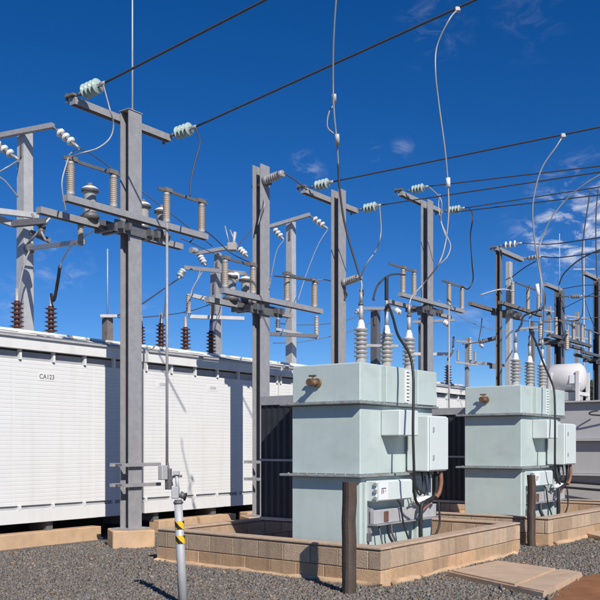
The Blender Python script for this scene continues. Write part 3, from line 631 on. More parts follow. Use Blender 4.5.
# --- sixth, dark pole behind the second transformer
c6, t6 = pole(559.5, 291, 'dark H-section pole right behind the white drum, with a thin whip rod', mat='galv_dark', w_=.30, d=.22, footing=False)
mb = MB(); mb.rod(t6 + UP * -.3, t6 + UP * 1.8, .014, M['galv_light'], 6); mb.build('lightning_rod', c6)
a6, b6 = PX(545, 285.5, X0 - .1), PX(561, 292, X0 - .1); zc = (a6.z + b6.z) / 2 + .04; a6.z = b6.z = zc; arm_between(c6, a6, b6, .11)
z6, zl6, tops6 = switch_frame(c6, t6, (552, 337), (591, 345), (545, 341), (583, 348), (556, 573.5, 582), ((1, 2, .5, .3),), (), .09, ph=.55, rail='galv_dark')
mb = MB()
for (px, y0, y1, dd) in ((540.5, 344, 322, 27.2), (567, 350, 330, 27.6)): post_insulator(mb, D(px, y0, dd), D(px, y1, dd), .07, 8)
mb.bar(D(536, 345, 27.2), D(556, 341, 27.6), .08, .08, M['galv_dark']); disc_string(mb, D(568, 297, 27.45), D(583, 296, 27.4), .075, 4, 'porc'); mb.bar(D(543, 321, 27.2), D(557, 318, 27.6), .04, .05, M['rustgalv']); mb.bar(D(559, 320, 27.7), D(575, 327, 27.5), .05, .05, M['rustgalv']); mb.build('switch_gear', c6)
# --- seventh at the right edge
c7, t7 = pole(597, 279, 'dark H-section pole at the right edge of the picture', mat='galv_dark', w_=.26, d=.2, footing=False)
a7, b7 = PX(584, 275.5, X0 - .1), PX(612, 286, X0 - .1); zc = (a7.z + b7.z) / 2 + .04; a7.z = b7.z = zc; arm_between(c7, a7, b7, .12)
z7, zl7, tops7 = switch_frame(c7, t7, (582, 353), (625, 362), (575, 355), (615, 364), (590, 600, 612), ((0, 1, .5, .3),), (), .09, ph=.7, rail='galv_dark')

# ---------------------------------------------------------------- poles behind the enclosures
XB = -14.2
def back_pole(px, topy, wpx, arm, ins, label, mat='galv_light', X=XB, rect=True):
    t = PX(px, topy, X); d = t.dot(FW); w_ = wpx / FPX * d / 1.3
    root = thing('line_pole', (t.x, t.y, 0), label, 'pole', 'poles standing behind the white enclosures')
    mb = MB(); mb.hexa([(t.x + sx * w_ * .62, t.y + sy * w_ * .62, 0) for sx, sy in ((-1, -1), (1, -1), (1, 1), (-1, 1))] + [(t.x + sx * w_ * .5, t.y + sy * w_ * .5, t.z) for sx, sy in ((-1, -1), (1, -1), (1, 1), (-1, 1))], M[mat])
    mb.box(t.x + w_ * .1, t.x + w_ * .3, t.y - w_ * .5 - .03, t.y - w_ * .4, t.z - .5, t.z - .25, M['galv_dark']); mb.build('post', root)
    (x0, y0), (x1, y1) = arm; X2 = X + .12
    dd = t.dot(FW) - .25; a, b_ = D(x0, y0, dd + (px - x0) * .010), D(x1, y1, dd + (px - x1) * .010); mb = MB(); mb.bar(a, b_, .09, .09, M['galv']); mb.build('crossarm', root)
    outs = []
    for (f, qx, qy) in ins:
        p = a.lerp(b_, f); q = D(qx, qy, p.dot(FW) - .25); ir = .088
        mb = MB(); disc_string(mb, p, q, ir, 3, 'porc_white'); mb.build('strain_insulator', root); outs.append(q)
    return root, t, a, b_, outs
bp1 = back_pole(25, 133, 14, ((-14, 138.5), (53, 125.5)), ((.98, 79, 148), (.04, 19, 160)), 'tall pale pole at the left edge with white disc insulators')
mb = MB(); 
for (a, b_, k, mm) in (((-12, 210, 16.0), (38, 216, 16.6), .10, 'galv_light'), ((-14, 214, 16.2), (12, 224, 16.4), .10, 'galv'), ((12, 224, 16.4), (46, 221, 16.2), .11, 'galv_dark'), ((30, 232, 16.4), (50, 241, 16.6), .08, 'galv_dark')):
    mb.bar(D(*a), D(*b_), k, k, M[mm])
mb.build('lower_crossarm', bp1[0])
mb = MB(); mb.bar(D(29, 248.5, 16.3), D(84, 241.5, 13.9), .07, .07, M['galv']); mb.lathe(D(28, 249, 16.35), D(34, 248, 16.1) - D(28, 249, 16.35), [(0, .09), (.2, .09)], M['galv_dark'], 12); mb.build('bus_tube', bp1[0])
mb = MB(); mb.rod(D(25, 247, 16.4), D(50, 218, 16.2), .022, M['alu']); mb.rod(D(32, 214, 16.4), D(46, 241, 16.2), .022, M['alu']); mb.rod(D(40, 236, 16.3), D(43, 226, 16.3), .06, M['galv_dark']); mb.build('brace', bp1[0])
mb = MB(); p = D(19, 310, 16.2); post_insulator(mb, D(19, 328, 15.6), D(19, 308, 15.6), .05, 4, 'galv_dark'); mb.build('cable_termination', bp1[0])
bp2 = back_pole(291, 222, 9, ((270, 226.5), (310, 214.5)), ((.97, 328, 229), (.03, 284, 240)), 'pale pole behind the enclosures, between the second and third gantry poles')
mb = MB(); mb.bar(D(270, 334, 23.2), D(317, 336, 23.2), .09, .09, M['galv_dark']); mb.bar(D(276, 329, 23.2), D(318, 338, 23.4), .07, .07, M['galv']); mb.build('lower_crossarm', bp2[0])
mb = MB(); post_insulator(mb, D(316.5, 336, 23.3), D(316.5, 316, 23.3), .06, 6); post_insulator(mb, D(278, 332, 23.3), D(278, 318, 23.3), .06, 5, 'galv_dark'); mb.build('post_insulator', bp2[0])
bp3 = back_pole(215.5, 273, 9.5, ((185, 267.5), (245, 273.5)), ((.0, 178, 279), (.85, 236, 281)), 'short pale pole behind the second enclosure, nearest of the low pair', 'galv')
mb = MB(); mb.bar(D(190, 295, 20.6), D(232, 305, 20.9), .09, .09, M['galv']); mb.bar(D(189, 316.5, 20.6), D(244, 318.5, 21), .08, .08, M['galv_light']); mb.build('lower_crossarm', bp3[0])
mb = MB(); post_insulator(mb, D(188.5, 314, 20.6), D(188.5, 294, 20.6), .06, 8); post_insulator(mb, D(191, 212 + 38, 20.6), D(197, 251, 20.8), .07, 4, 'porc_light'); mb.build('post_insulator', bp3[0])
bp4 = back_pole(218, 253, 7, ((196, 253.5), (238, 246)), ((.05, 206, 266), (.97, 248, 257)), 'short pole with leaning top spikes behind the low pale pole', 'galv', XB - 1.5)
mb = MB(); mb.rod(D(233, 248, 22.6), D(235, 232, 22.6), .04, M['galv_light']); mb.rod(D(230, 247, 22.6), D(225, 226, 22.6), .018, M['alu']); mb.rod(D(236, 244, 22.6), D(230, 230, 22.6), .02, M['galv']); mb.bbox(D(232, 247, 22.6), RT, FW, UP, .12, .1, .1, .02, M['porc_light']); mb.build('pole_top_fitting', bp4[0])
t = PX(107.5, 316, XB); bp5 = thing('line_pole', (t.x, t.y, 0), 'small brown pole with a thin whip, behind the roof beside the nearest gantry pole', 'pole', 'poles standing behind the white enclosures')
mb = MB(); mb.box(t.x - .08, t.x + .08, t.y - .08, t.y + .08, 0, t.z, M['rustgalv']); mb.build('post', bp5)
mb = MB(); mb.bar(D(100, 316, 18.4), D(117, 316, 18.5), .06, .06, M['galv_light']); mb.build('crossarm', bp5); mb = MB(); mb.rod(t, t + UP * 1.4, .014, M['galv_light'], 6); mb.build('whip_rod', bp5)
bp6 = back_pole(375.5, 309, 9, ((364, 308.5), (398, 308.5)), ((.0, 355, 313), (.9, 401, 314)), 'dark pole seen between the first two bushings of the nearest transformer', 'galv_dark')
mb = MB(); mb.bar(D(366, 345.5, 26.6), D(398, 346, 26.6), .09, .08, M['galv']); mb.build('lower_crossarm', bp6[0])
bp7 = back_pole(421, 318, 5, ((413, 322), (455, 320)), ((.7, 450, 326),), 'dark short pole behind the fourth gantry pole', 'galv_dark')
mb = MB(); mb.bar(D(412, 354, 27), D(452, 354, 27), .09, .09, M['galv_light']); mb.build('lower_crossarm', bp7[0])
bp8 = back_pole(532, 322, 5, ((517, 329), (540, 327)), (), 'thin rusty pole behind the bushings of the second transformer', 'rustgalv')
mb = MB(); t = PX(584, 240, XB - 6); bp9 = thing('line_pole', (t.x, t.y, 0), 'thin white whip mast far behind, left of the right edge', 'pole', 'poles standing behind the white enclosures'); mb.rod((t.x, t.y, 0), (t.x, t.y, t.z), .07, M['galv_light'], 8, .03); mb.build('post', bp9); mb = MB(); mb.bar(t - UP * 2.0 - Vector((.6, .4, 0)), t - UP * 2.0 + Vector((.6, .4, 0)), .08, .08, M['galv']); mb.build('crossarm', bp9)

for (px, ty, wp, arm, ins, lab, mt) in ((549, 306, 5, ((539, 309), (561, 313)), ((.0, 535, 315), (.95, 566, 319)), 'slim grey pole far behind, between the bushings and the drum', 'galv'), (577, 312, 4.5, ((566, 316), (590, 319)), ((.05, 562, 322),), 'slim grey pole far behind, above the right end of the drum', 'galv'), (467, 338, 4, ((456, 341), (480, 343)), ((.95, 484, 348),), 'slim grey pole far behind the enclosures, right of the fourth gantry pole', 'galv')):
    bx = back_pole(px, ty, wp, arm, ins, lab, mt, XB - 5)
    mb = MB(); dd = bx[1].dot(FW) - .3; mb.bar(D(px - 12, ty + 24, dd), D(px + 11, ty + 27, dd), .08, .08, M['galv']); mb.build('lower_crossarm', bx[0])
    mb = MB(); post_insulator(mb, D(px - 9, ty + 23, dd), D(px - 9, ty + 12, dd), .06, 6); post_insulator(mb, D(px + 8, ty + 25, dd), D(px + 8, ty + 13, dd), .06, 6); mb.build('post_insulator', bx[0])

# ---------------------------------------------------------------- pale green transformer
def transformer(label, o=Vector((0, 0, 0))):
    xl, xr, ya, yb = -6.40, -5.43, 8.6, 10.35; G = M['green']; zt, zf, zg = 2.46, 1.98, 1.14
    root = thing('power_transformer', ((xl + xr) / 2, (ya + yb) / 2, .03), label, 'transformer', 'pale green power transformers')
    mb = MB(); mb.box(xl, xr, ya, yb, .12, zg - .001, G, .01); mb.box(xl, xr, ya, yb, zg + .03, zf - .001, G, .01)
    for xx in (xl + .15, xr - .25): mb.box(xx, xx + .1, ya - .0 + .02, yb - .02, .03, .118, M['galv_dark'])
    mb.box(xr + .001, xr + .035, ya + .05, ya + .10, .14, zg - .06, G, .005); mb.box(xr + .001, xr + .05, yb - .5, yb - .44, .14, zg - .06, G, .005); mb.box(xr + .001, xr + .05, yb - .62, yb - .55, zg + .05, zf - .06, G, .005)
    mb.build('tank', root)
    mb = MB(); mb.box(xl + .003, xr - .003, ya + .003, yb - .003, zf + .031, zt, G, .012); mb.build('lid_section', root)
    for zz, ov in ((zf, .11), (zg, .11)):
        mb = MB(); mb.box(xl - ov, xr + .07, ya - ov, yb + .05, zz, zz + .03, M['green_edge'], .006)
        for k in range(15):
            yy = ya - .06 + k * .13; mb.lathe((xr + .045, yy, zz + .03), UP, [(0, .011), (.014, .011)], M['green_edge'], 6, False)
        for k in range(8): mb.lathe((xl + .0 + k * .135, ya - .07, zz + .03), UP, [(0, .011), (.014, .011)], M['green_edge'], 6, False)
        mb.build('flange', root)
    # turret boxes on the right side of the lid section
    mb = MB()
    for (y0, y1, pr) in ((9.07, 9.50, .07), (9.80, 10.30, .09)): mb.box(xr - .01, xr + pr, y0, y1, zf + .034, zt - .012, G, .008)
    mb.build('turret_box', root)
    # level gauge
    mb = MB(); yy = 9.65; mb.box(xr - .002, xr + .03, yy - .045, yy + .045, zf + .05, zt - .03, M['plate'], .004)
    for k in range(9): mb.box(xr + .03, xr + .034, yy - .032, yy + .03, zf + .075 + k * .043, zf + .09 + k * .043, M['rustgalv'])
    mb.build('level_gauge', root)
    # drain valve on the front face
    mb = MB(); p = PY(318, 383, ya); mb.rod(p, p - Vector((0, .03, 0)), .055, M['brass'], 12); mb.rod(p - Vector((0, .03, 0)), p - Vector((.01, .13, -.0)), .034, M['brass'], 12); mb.rod(p + Vector((-.01, -.13, .0)), p + Vector((-.012, -.17, .0)), .045, M['rust'], 12); mb.rod(p + Vector((0, -.09, .02)), p + Vector((-.01, -.09, .075)), .015, M['brass'], 8); mb.bbox(p + Vector((-.015, -.09, .08)), Vector((1, 0, 0)), Vector((0, 1, 0)), UP, .05, .016, .01, .004, M['rust']); mb.build('drain_valve', root)
    # bushings
    for k, px in enumerate((361, 386.5, 409)):
        b_ = PX(px, 362, -5.72); b_.z = zt; mb = MB(); r = .088; prof = [(0, .09), (.035, .09), (.036, .065), (.09, .062)]; mats = [M['green'], M['galv_light'], M['porc_light']]
        for i in range(7):
            z = .09 + i * .0531; prof += [(z + .008, .055), (z + .022, r), (z + .037, r * .97), (z + .044, .058)]; mats += [M['porc_light']] * 4
        z = .09 + 6 * .062 + .01; prof += [(z, .048), (z + .03, .046), (z + .075, .030), (z + .09, .022)]; mats += [M['porc_white']] * 4
        mb.lathe(b_, UP, prof, mats[:len(prof) - 1], 20); bu = mb.build('bushing', root)
        m2 = MB(); m2.rod(b_ + UP * (z + .085), b_ + UP * (z + .26), .026, M['galv_light'], 10); m2.rod(b_ + UP * (z + .26), b_ + UP * (z + .29), .033, M['galv_dark'], 10); m2.rod(b_ + UP * (z + .29), b_ + UP * (z + .42), .021, M['alu'], 10); m2.build('terminal', bu)
    # small box high on the side
    mb = MB(); mb.box(xr + .001, xr + .26, 9.05, 9.5, 1.62, 1.925, M['cab'], .012); mb.build('terminal_box', root)
    # control cabinet
    mb = MB(); mb.box(xr + .03, -5.10, 9.62, 10.12, 1.19, 1.87, M['cab'], .012); mb.box(xr, xr + .03, 9.68, 10.05, 1.25, 1.8, M['green']); cb = mb.build('control_cabinet', root)
    mb = MB(); mb.box(-5.0985, -5.078, 9.635, 10.105, 1.205, 1.855, M['cab'], .006)
    d_ = mb.build('cabinet_door', cb)
    mb = MB()
    for zz in (1.36, 1.70): mb.box(-5.0775, -5.062, 9.69, 9.712, zz - .03, zz + .03, M['galv'], .003)
    mb.build('door_handle', cb)
    # lower box with a white label
    mb = MB(); mb.box(xr + .001, -5.27, 8.70, 9.52, .86, 1.10, M['cab'], .012); mb.box(-5.268, -5.258, 8.715, 9.505, .875, 1.085, M['cab'], .003); jb = mb.build('junction_box', root)
    mb = MB(); mb.box(-5.2575, -5.255, 8.73, 8.93, .885, 1.075, M['plate']); pl = mb.build('label_plate', jb)
    mb = MB(); cy_, cz_ = 8.83, .985
    mb.box(-5.2548, -5.2538, cy_ - .05, cy_ + .05, cz_ + .022, cz_ + .034, M['ink']); mb.box(-5.2548, -5.2538, cy_ - .05, cy_ - .034, cz_ - .035, cz_ + .02, M['ink']); mb.box(-5.2548, -5.2538, cy_ - .015, cy_ + .0, cz_ - .03, cz_ + .016, M['ink']); mb.box(-5.2548, -5.2538, cy_ + .02, cy_ + .05, cz_ - .012, cz_ + .006, M['greyink']); mb.build('printed_mark', pl, split=False)
    mb = MB()
    for zz in (.90, .985, 1.06): mb.box(-5.30, -5.262, 8.675, 8.698, zz - .02, zz + .02, M['galv'], .003)
    mb.build('hinge', jb)
    # cable channel below
    mb = MB(); mb.box(xr + .055, xr + .115, 8.72, 10.25, .60, .76, M['galv_light'], .006); mb.box(xr + .03, xr + .155, 8.72, 10.25, .586, .599, M['galv']); mb.box(xr + .116, xr + .13, 8.93, 9.02, .62, .74, M['rust'], .004); mb.box(xr + .001, xr + .054, 8.74, 8.8, .5, .8, M['galv']); mb.build('cable_channel', root)
    mb = MB(); mb.lathe((xr + .18, 9.55, .83), Vector((0, 1, .05)), [(0, .015), (.04, .035), (.30, .042), (.38, .03), (.42, .012)], M['plate'], 14); mb.build('cable_wrap', root)
    def hose(pts, r, mt, nm='cable'):
        mb = MB(); mb.tube(spline(pts), r, M[mt], 8); mb.build(nm, root)
    hose([(-5.26, 9.75, 1.19), (-5.25, 9.76, 1.0), (-5.24, 9.66, .9), (-5.26, 9.58, 1.02), (-5.27, 9.55, 1.15)], .012, 'rubber')
    hose([(-5.22, 9.84, 1.19), (-5.2, 9.84, 1.02), (-5.22, 9.74, .92), (-5.28, 9.66, 1.0), (-5.3, 9.63, 1.13)], .012, 'rubber')
    hose([(-5.20, 10.0, 1.19), (-5.19, 10.0, 1.0), (-5.2, 9.96, .87), (-5.19, 9.74, .82), (-5.2, 9.62, .74), (-5.2, 9.61, .3), (-5.2, 9.61, .04)], .026, 'rubber', 'conduit')
    hose([(-5.16, 10.05, 1.19), (-5.15, 10.05, 1.05), (-5.16, 10.02, .92), (-5.17, 9.95, .86)], .028, 'copper', 'conduit')
    hose([(-5.29, 9.2, .86), (-5.27, 9.24, .8), (-5.26, 9.3, .57), (-5.2, 9.36, .3), (-5.2, 9.4, .04)], .012, 'rubber')
    hose([(-5.29, 8.98, .6), (-5.28, 9.0, .45), (-5.2, 9.08, .25), (-5.18, 9.1, .04)], .016, 'rubber')
    hose([(-5.29, 9.05, .6), (-5.28, 9.08, .45), (-5.22, 9.22, .22), (-5.2, 9.25, .04)], .014, 'galv_dark')
    hose([(-5.24, 10.1, 1.0), (-5.22, 9.9, .80), (-5.24, 9.7, .68), (-5.24, 9.66, .45), (-5.24, 9.66, .04)], .015, 'copper', 'conduit')
    hose([(-5.3, 9.9, 1.13), (-5.27, 9.88, .95), (-5.27, 9.8, .84), (-5.27, 9.5, .80), (-5.27, 9.44, .78)], .013, 'galv_dark')
    hose([(-5.27, 10.22, .78), (-5.25, 10.2, .5), (-5.26, 10.05, .3), (-5.24, 10.0, .04)], .014, 'rubber')
    hose([(-5.33, 8.84, .58), (-5.30, 8.86, .4), (-5.28, 8.9, .2), (-5.28, 8.9, .04)], .010, 'galv_dark')
    mb = MB(); mb.box(xr + .02, xr + .13, 9.62, 10.2, 1.17, 1.188, M['galv_dark']); mb.build('gland_plate', root)
    mb = MB(); mb.box(xr + .001, xr + .06, 8.68, 8.76, .40, .50, M['galv_dark'], .006); mb.build('foot_valve', root)
    mb = MB(); mb.tube(spline([(xl - .02, ya - .04, .06), (xl - .05, ya - .05, .28), (xl - .12, ya - .04, .31), (xl - .15, ya - .04, .2), (xl - .15, ya - .04, .06)]), .018, M['galv_light']); mb.build('earth_strap', root)
    # cooling fins on the far side
    rd = bpy.data.objects.new('radiator', None); COL.objects.link(rd); rd.parent = root; ROOTLOC[rd.name] = ROOTLOC[root.name]
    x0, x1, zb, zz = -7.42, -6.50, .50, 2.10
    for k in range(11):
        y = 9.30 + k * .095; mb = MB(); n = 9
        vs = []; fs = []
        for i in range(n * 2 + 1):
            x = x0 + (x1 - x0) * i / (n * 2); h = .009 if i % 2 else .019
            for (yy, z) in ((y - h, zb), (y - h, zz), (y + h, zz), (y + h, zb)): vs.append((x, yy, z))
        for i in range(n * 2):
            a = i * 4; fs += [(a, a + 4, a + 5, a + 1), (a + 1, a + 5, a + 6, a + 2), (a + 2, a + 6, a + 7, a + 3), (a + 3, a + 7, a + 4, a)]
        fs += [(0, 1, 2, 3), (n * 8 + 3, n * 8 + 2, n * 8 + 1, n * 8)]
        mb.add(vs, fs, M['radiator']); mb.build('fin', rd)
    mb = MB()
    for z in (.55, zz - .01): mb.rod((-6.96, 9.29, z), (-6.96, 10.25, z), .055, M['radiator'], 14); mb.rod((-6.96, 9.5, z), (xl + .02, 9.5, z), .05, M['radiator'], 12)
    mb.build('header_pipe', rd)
    mb = MB(); mb.box(x0, x1, 9.255, 9.277, zz - .06, zz + .06, M['galv'], .003); mb.box(x0, x1 + .08, 9.255, 9.278, 1.30, 1.33, M['galv']); mb.box(x0, x1 + .08, 9.255, 9.278, .52, .56, M['galv']); mb.build('brace_bar', rd)
    return root
T1 = transformer('pale green power transformer nearest the camera, with the label plate and three grey bushings')
T2 = copy_tree(T1); T2.location = T1.location + Vector((0, DY, 0)); tag(T2, 'pale green power transformer farther right, partly hidden by the second wooden post', 'transformer', 'pale green power transformers')

# ---------------------------------------------------------------- big grey transformer with conservator drum
gx0, gx1, gy0, gy1 = -7.3, -3.2, 18.4, 21.6; gt = thing('power_transformer', ((gx0 + gx1) / 2, 20, 0), 'big grey transformer with a white drum on top at the right edge', 'transformer')
mb = MB()
for (a, b_) in ((.1, .88), (.92, 1.60), (1.64, 2.40)): mb.box(gx0, gx1, gy0, gy1, a, b_, M['greytank'], .012)
mb.build('tank', gt)
for z, ov in ((.88, .12), (1.60, .16), (2.40, .12)):
    mb = MB(); mb.box(gx0 - ov, gx1 + ov, gy0 - ov, gy1 + ov, z + .001, z + .039, M['greytank'], .006); mb.build('flange', gt)
dc = PY(570, 378, 19.0); dr = 14.4 / FPX * dc.dot(FW)
cl, crr = PY(548, 378, 19.0), PY(586, 378, 19.0); cl.z = crr.z = dc.z; Ld = (crr - cl).length
mb = MB(); prof = [(0, .02), (.02, dr * .5), (.06, dr * .8), (.13, dr)] + [(Ld - .13, dr), (Ld - .06, dr * .8), (Ld - .02, dr * .5), (Ld, .02)]
mb.lathe(cl, crr - cl, prof, M['drum'], 28); dr_o = mb.build('conservator_drum', gt)
mb = MB(); mb.box(dc.x + .1, dc.x + .32, dc.y - dr - .012, dc.y - dr * .93, dc.z - .14, dc.z + .04, M['plate']); mb.build('label_plate', dr_o)
mb = MB()
for px in (555.5, 582.5):
    p = PY(px, 378, 19.0); mb.box(p.x - .035, p.x + .035, 18.66, 18.72, 2.441, dc.z + .12, M['drum']); mb.box(p.x - .035, p.x + .035, 19.32, 19.38, 2.441, dc.z + .12, M['drum']); mb.box(p.x - .03, p.x + .03, 18.72, 19.32, dc.z - dr - .08, dc.z - dr - .005, M['drum'])
mb.build('drum_support', gt)
mb = MB(); mb.rod((dc.x - .1, 19.0, 2.44), (dc.x - .1, 19.0, dc.z - dr + .05), .05, M['drum']); mb.bbox(Vector((dc.x + .1, 18.9, 2.56)), Vector((1, 0, 0)), Vector((0, 1, 0)), UP, .18, .12, .1, .02, M['galv_light']); mb.build('pipework', gt)
mb = MB(); 
for (a, z) in ((.72, 0), (.60, 0)): mb.tube(spline([(-6.6, 18.2, a + .05), (-5.6, 18.15, a), (-4.6, 18.1, a - .03), (-3.2, 18.1, a)]), .025, M['rubber'])
mb.build('cable', gt)
mb = MB(); h = PY(597, 413, 18.22); mb.tube(spline([h + Vector((0, .06, .05)), h + Vector((-.12, -.02, .02)), h + Vector((-.12, -.02, -.03)), h + Vector((.2, .06, -.06))]), .016, M['rubber']); mb.build('lifting_lug', gt)

# ---------------------------------------------------------------- conductors: every run its own object
def wire(name, pts, r, mat, label, cat='cable', group=None, n=8, straight=False):
    P = [Vector(p) for p in pts]; mb = MB(); mb.tube(P if straight else spline(P, n), r, M[mat], 8); return tag(mb.build(name, None, P[0]), label, cat, group)
GW = 'overhead line conductors'
def overhead(p, px, py, r, mat, label, ext=1.6, sag=.03):
    q = PY(px, py, p.y); e = p + (q - p) * ext; return wire('overhead_wire', sagline(p, e, 0.0), r, mat, label, 'overhead wire', GW, straight=True), q
overhead(s1L, 265, 0, .016, 'cable', 'dark overhead wire from the left glass insulator of the nearest pole to the top edge', 1.35)
overhead(s1R, 475, 0, .016, 'cable', 'dark overhead wire from the right glass insulator of the nearest pole, crossing the whole sky', 1.35)
overhead(s3L, 600, 127, .015, 'cable', 'dark overhead wire from the left glass insulator of the pole behind the nearest transformer', 1.3)
overhead(s4L, 600, 166, .014, 'cable', 'topmost of the four overhead wires running right from the fourth pole', 1.2)
overhead(s3R, 600, 172, .013, 'cable', 'overhead wire from the right glass insulator of the third pole, passing behind the fourth pole', 1.2)
overhead(s4R, 600, 187, .013, 'cable', 'lower overhead wire from the right insulator of the fourth pole', 1.2)
wire('overhead_wire', sagline(D(455, 212, 20.2), D(650, 189, 16.5), 0), .012, 'cable', 'lowest of the four overhead wires right of the fourth pole', 'overhead wire', GW, straight=True)
wire('overhead_wire', [s5L, D(552, 244, 23.5), D(600, 237.5, 22.3), D(650, 231, 21)], .015, 'cable', 'overhead wire from the white insulator atop the two-legged pole', 'overhead wire', GW)
wire('overhead_wire', [s5R, D(560, 257.5, 23.8), D(600, 252, 22.8), D(650, 246, 21)], .015, 'cable', 'overhead wire from the lower arm end of the two-legged pole', 'overhead wire', GW)
wire('overhead_wire', [b6 + UP * .05, D(590, 285, 27.5), D(640, 287, 27)], .012, 'cable', 'thin wire running right from the dark pole behind the drum', 'overhead wire', GW)
wire('overhead_wire', [D(559, 297, 27.6), D(580, 296, 27.5), D(640, 298, 27)], .018, 'cable', 'knotted wire just below the top of the dark pole behind the drum', 'overhead wire', GW)
# droppers and jumpers
GJ = 'jumper cables between the insulators and the switches'
tb = []
for T in (T1, T2):
    off = T.location - ROOTLOC[T1.name]
    for px in (361, 386.5, 409):
        b_ = PX(px, 362, -5.72); b_.z = 2.46 + .09 + 6 * .062 + .01 + .42; tb.append(b_ + off)
w1 = wire('dropper_cable', [tb[0], D(361.5, 283, 10.75), D(356, 264, 10.75), D(345, 225, 10.7), D(339.5, 188, 10.6), D(338, 160, 10.5), D(336.5, 138, 10.4), D(334, 112, 10.3), D(333, 80, 10.2), D(333.5, 40, 10.0), D(336, 0, 9.8), D(339, -25, 9.7)], .0115, 'alu', 'long cable rising from the nearest bushing of the nearest transformer out of the top', 'cable')
mb = MB()
for (a, b_) in (((334, 94), (334.3, 103)), ((337, 134), (337.6, 145))): mb.rod(D(*a, 10.35), D(*b_, 10.4), .027, M['galv_light'], 10)
mb.build('clamp', w1)
mb = MB(); mb.tube(spline([D(334, 104, 10.35), D(328.5, 114, 10.35), D(327.5, 127, 10.37), D(334, 134, 10.4)]), .009, M['alu']); mb.build('bypass_loop', w1)
mb = MB(); mb.tube(spline([D(338.2, 163, 10.51), D(339.5, 188, 10.6), D(345, 225, 10.7), D(356, 264, 10.75), D(361, 280, 10.75)]), .0135, M['cable']); mb.build('sleeve', w1)
mb = MB(); mb.rod(D(361.5, 318 - 22, 10.75), D(361.5, 318 - 28, 10.75), .026, M['rubber'], 10); mb.build('clamp', w1)
def on_wire(p, px, py, xq):
    q = PY(px, py, p.y); e = p + (q - p) * 1.3; lo, hi = 0.0, 1.0
    for _ in range(50):
        m_ = (lo + hi) / 2; v = p + (e - p) * m_ - CAM; x_ = HX + FPX * v.dot(RT) / v.dot(FW)
        if x_ < xq: lo = m_
        else: hi = m_
    return p + (e - p) * lo - UP * .02
pw = on_wire(s1R, 475, 0, 457.5)
dW = pw.dot(FW)
w2 = wire('dropper_cable', [pw, D(449, 20, dW - .1), D(437, 46, dW), D(435.5, 72, dW), D(439, 105, dW + .1), D(445, 150, dW + .2), D(448, 185, dW + .3), D(448.5, 215, dW + .3), D(445, 245, dW + .3), D(438, 265, dW + .2), D(425, 282, 11.8), D(412.5, 296, 11.7), tb[2]], .0105, 'alu', 'pale cable looping from overhead wire down to third bushing of nearest transformer', 'cable')
mb = MB(); mb.bbox(pw, RT, FW, UP, .035, .03, .03, .01, M['galv']); mb.rod(D(448, 178, dW + .3), D(448.3, 187, dW + .3), .028, M['plate'], 10); mb.build('clamp', w2)
q3w = on_wire(s3L, 600, 127, 563); d3 = q3w.dot(FW)
w3 = wire('dropper_cable', [q3w, D(556, 147, d3), D(541, 170, d3 + .1), D(533, 203, d3 + .2), D(534, 235, d3 + .3), D(538, 262, d3 + .4), D(541.5, 285, d3 + .4), D(541, 305, d3 + .4)], .0125, 'alu', 'pale cable bowing down from the third overhead wire above the second transformer', 'cable')
mb = MB(); mb.bbox(q3w, RT, FW, UP, .04, .035, .035, .01, M['galv']); mb.rod(D(537, 284, d3 + .4), D(538.5, 296, d3 + .4), .03, M['plate'], 10); mb.build('clamp', w3)
wire('dropper_cable', [D(612, 168, 14), D(585, 184, 14.2), D(566, 200, 14.4), D(552, 217, 14.5), D(543, 236, 14.6), D(539, 252, 14.6), D(541, 275, 14.7), D(544, 300, 14.8), tb[5]], .011, 'alu', 'dull cable sweeping from the right edge down to the third bushing of the second transformer', 'cable')
wire('dropper_cable', [D(542, 285, 15.0), D(545, 300, 15.0), D(542, 309, 15.0), D(534, 312, 14.9), D(524, 316, 14.7), D(521, 325, 14.6), tb[3]], .017, 'rubber', 'black cable hooking over to the nearest bushing of the second transformer', 'cable')
wire('dropper_cable', [tb[4], tb[4] + UP * .35, D(532, 318, 15.0)], .012, 'alu', 'short straight conductor above the middle bushing of the second transformer', 'cable')
wire('riser_cable', [tb[1] + UP * .0, D(386, 312, 11.2), D(388, 305, 11.1), D(393, 318, 10.9), D(398, 335, 10.6), D(409, 353, 10.45), D(413, 372, 10.35), D(413.5, 395, 10.3), D(413, 430, 10.25), D(414, 470, 10.25), D(414, 490, 10.35), D(416, 501, 10.5), D(420, 506, 10.62)], .017, 'rubber', 'black cable from the middle bushing down the side of the nearest transformer', 'cable')
wire('riser_cable', [tb[1] - UP * .02, tb[1] + UP * .13, tb[1] + UP * .27], .025, 'rubber', 'black wrapped terminal above the middle bushing of the nearest transformer', 'cable')
wire('riser_cable', [D(426, 372, 11.3), D(426.5, 385, 11.3), D(424, 396, 11.25), D(421, 404, 11.2)], .009, 'rubber', 'short black cable curling down beside the lid of the nearest transformer', 'cable')
wire('riser_cable', [tb[4] + UP * .12, D(537, 345, 14.7), D(543, 362, 14.5), D(550, 378, 14.3), D(554, 390, 14.2), D(555, 412, 14.15), D(555, 440, 14.1), D(555, 465, 14.15), D(556.5, 478, 14.3), D(560, 484, 14.5)], .017, 'rubber', 'black cable from the middle bushing down the side of the second transformer', 'cable')
wire('jumper_cable', [D(374, 300, 12.4), D(373.5, 298, 12.6), D(378, 285, 13), D(388, 276, 13.6), D(397, 274, 15), D(405, 275, 16)], .016, 'cable', 'grey curved cable left of the fourth pole, over the bushings', 'cable', GJ)
wire('jumper_cable', [s1L - Vector((.05, 0, 0)), D(109.5, 108, 12.1), D(113.5, 124, 12.2), D(110, 138, 12.2), D(98, 148, 12.1), D(82, 153, 12.0), tops1[0] + UP * .06], .011, 'alu', 'pale jumper loop from the left glass insulator of the nearest pole to its switch', 'cable', GJ)
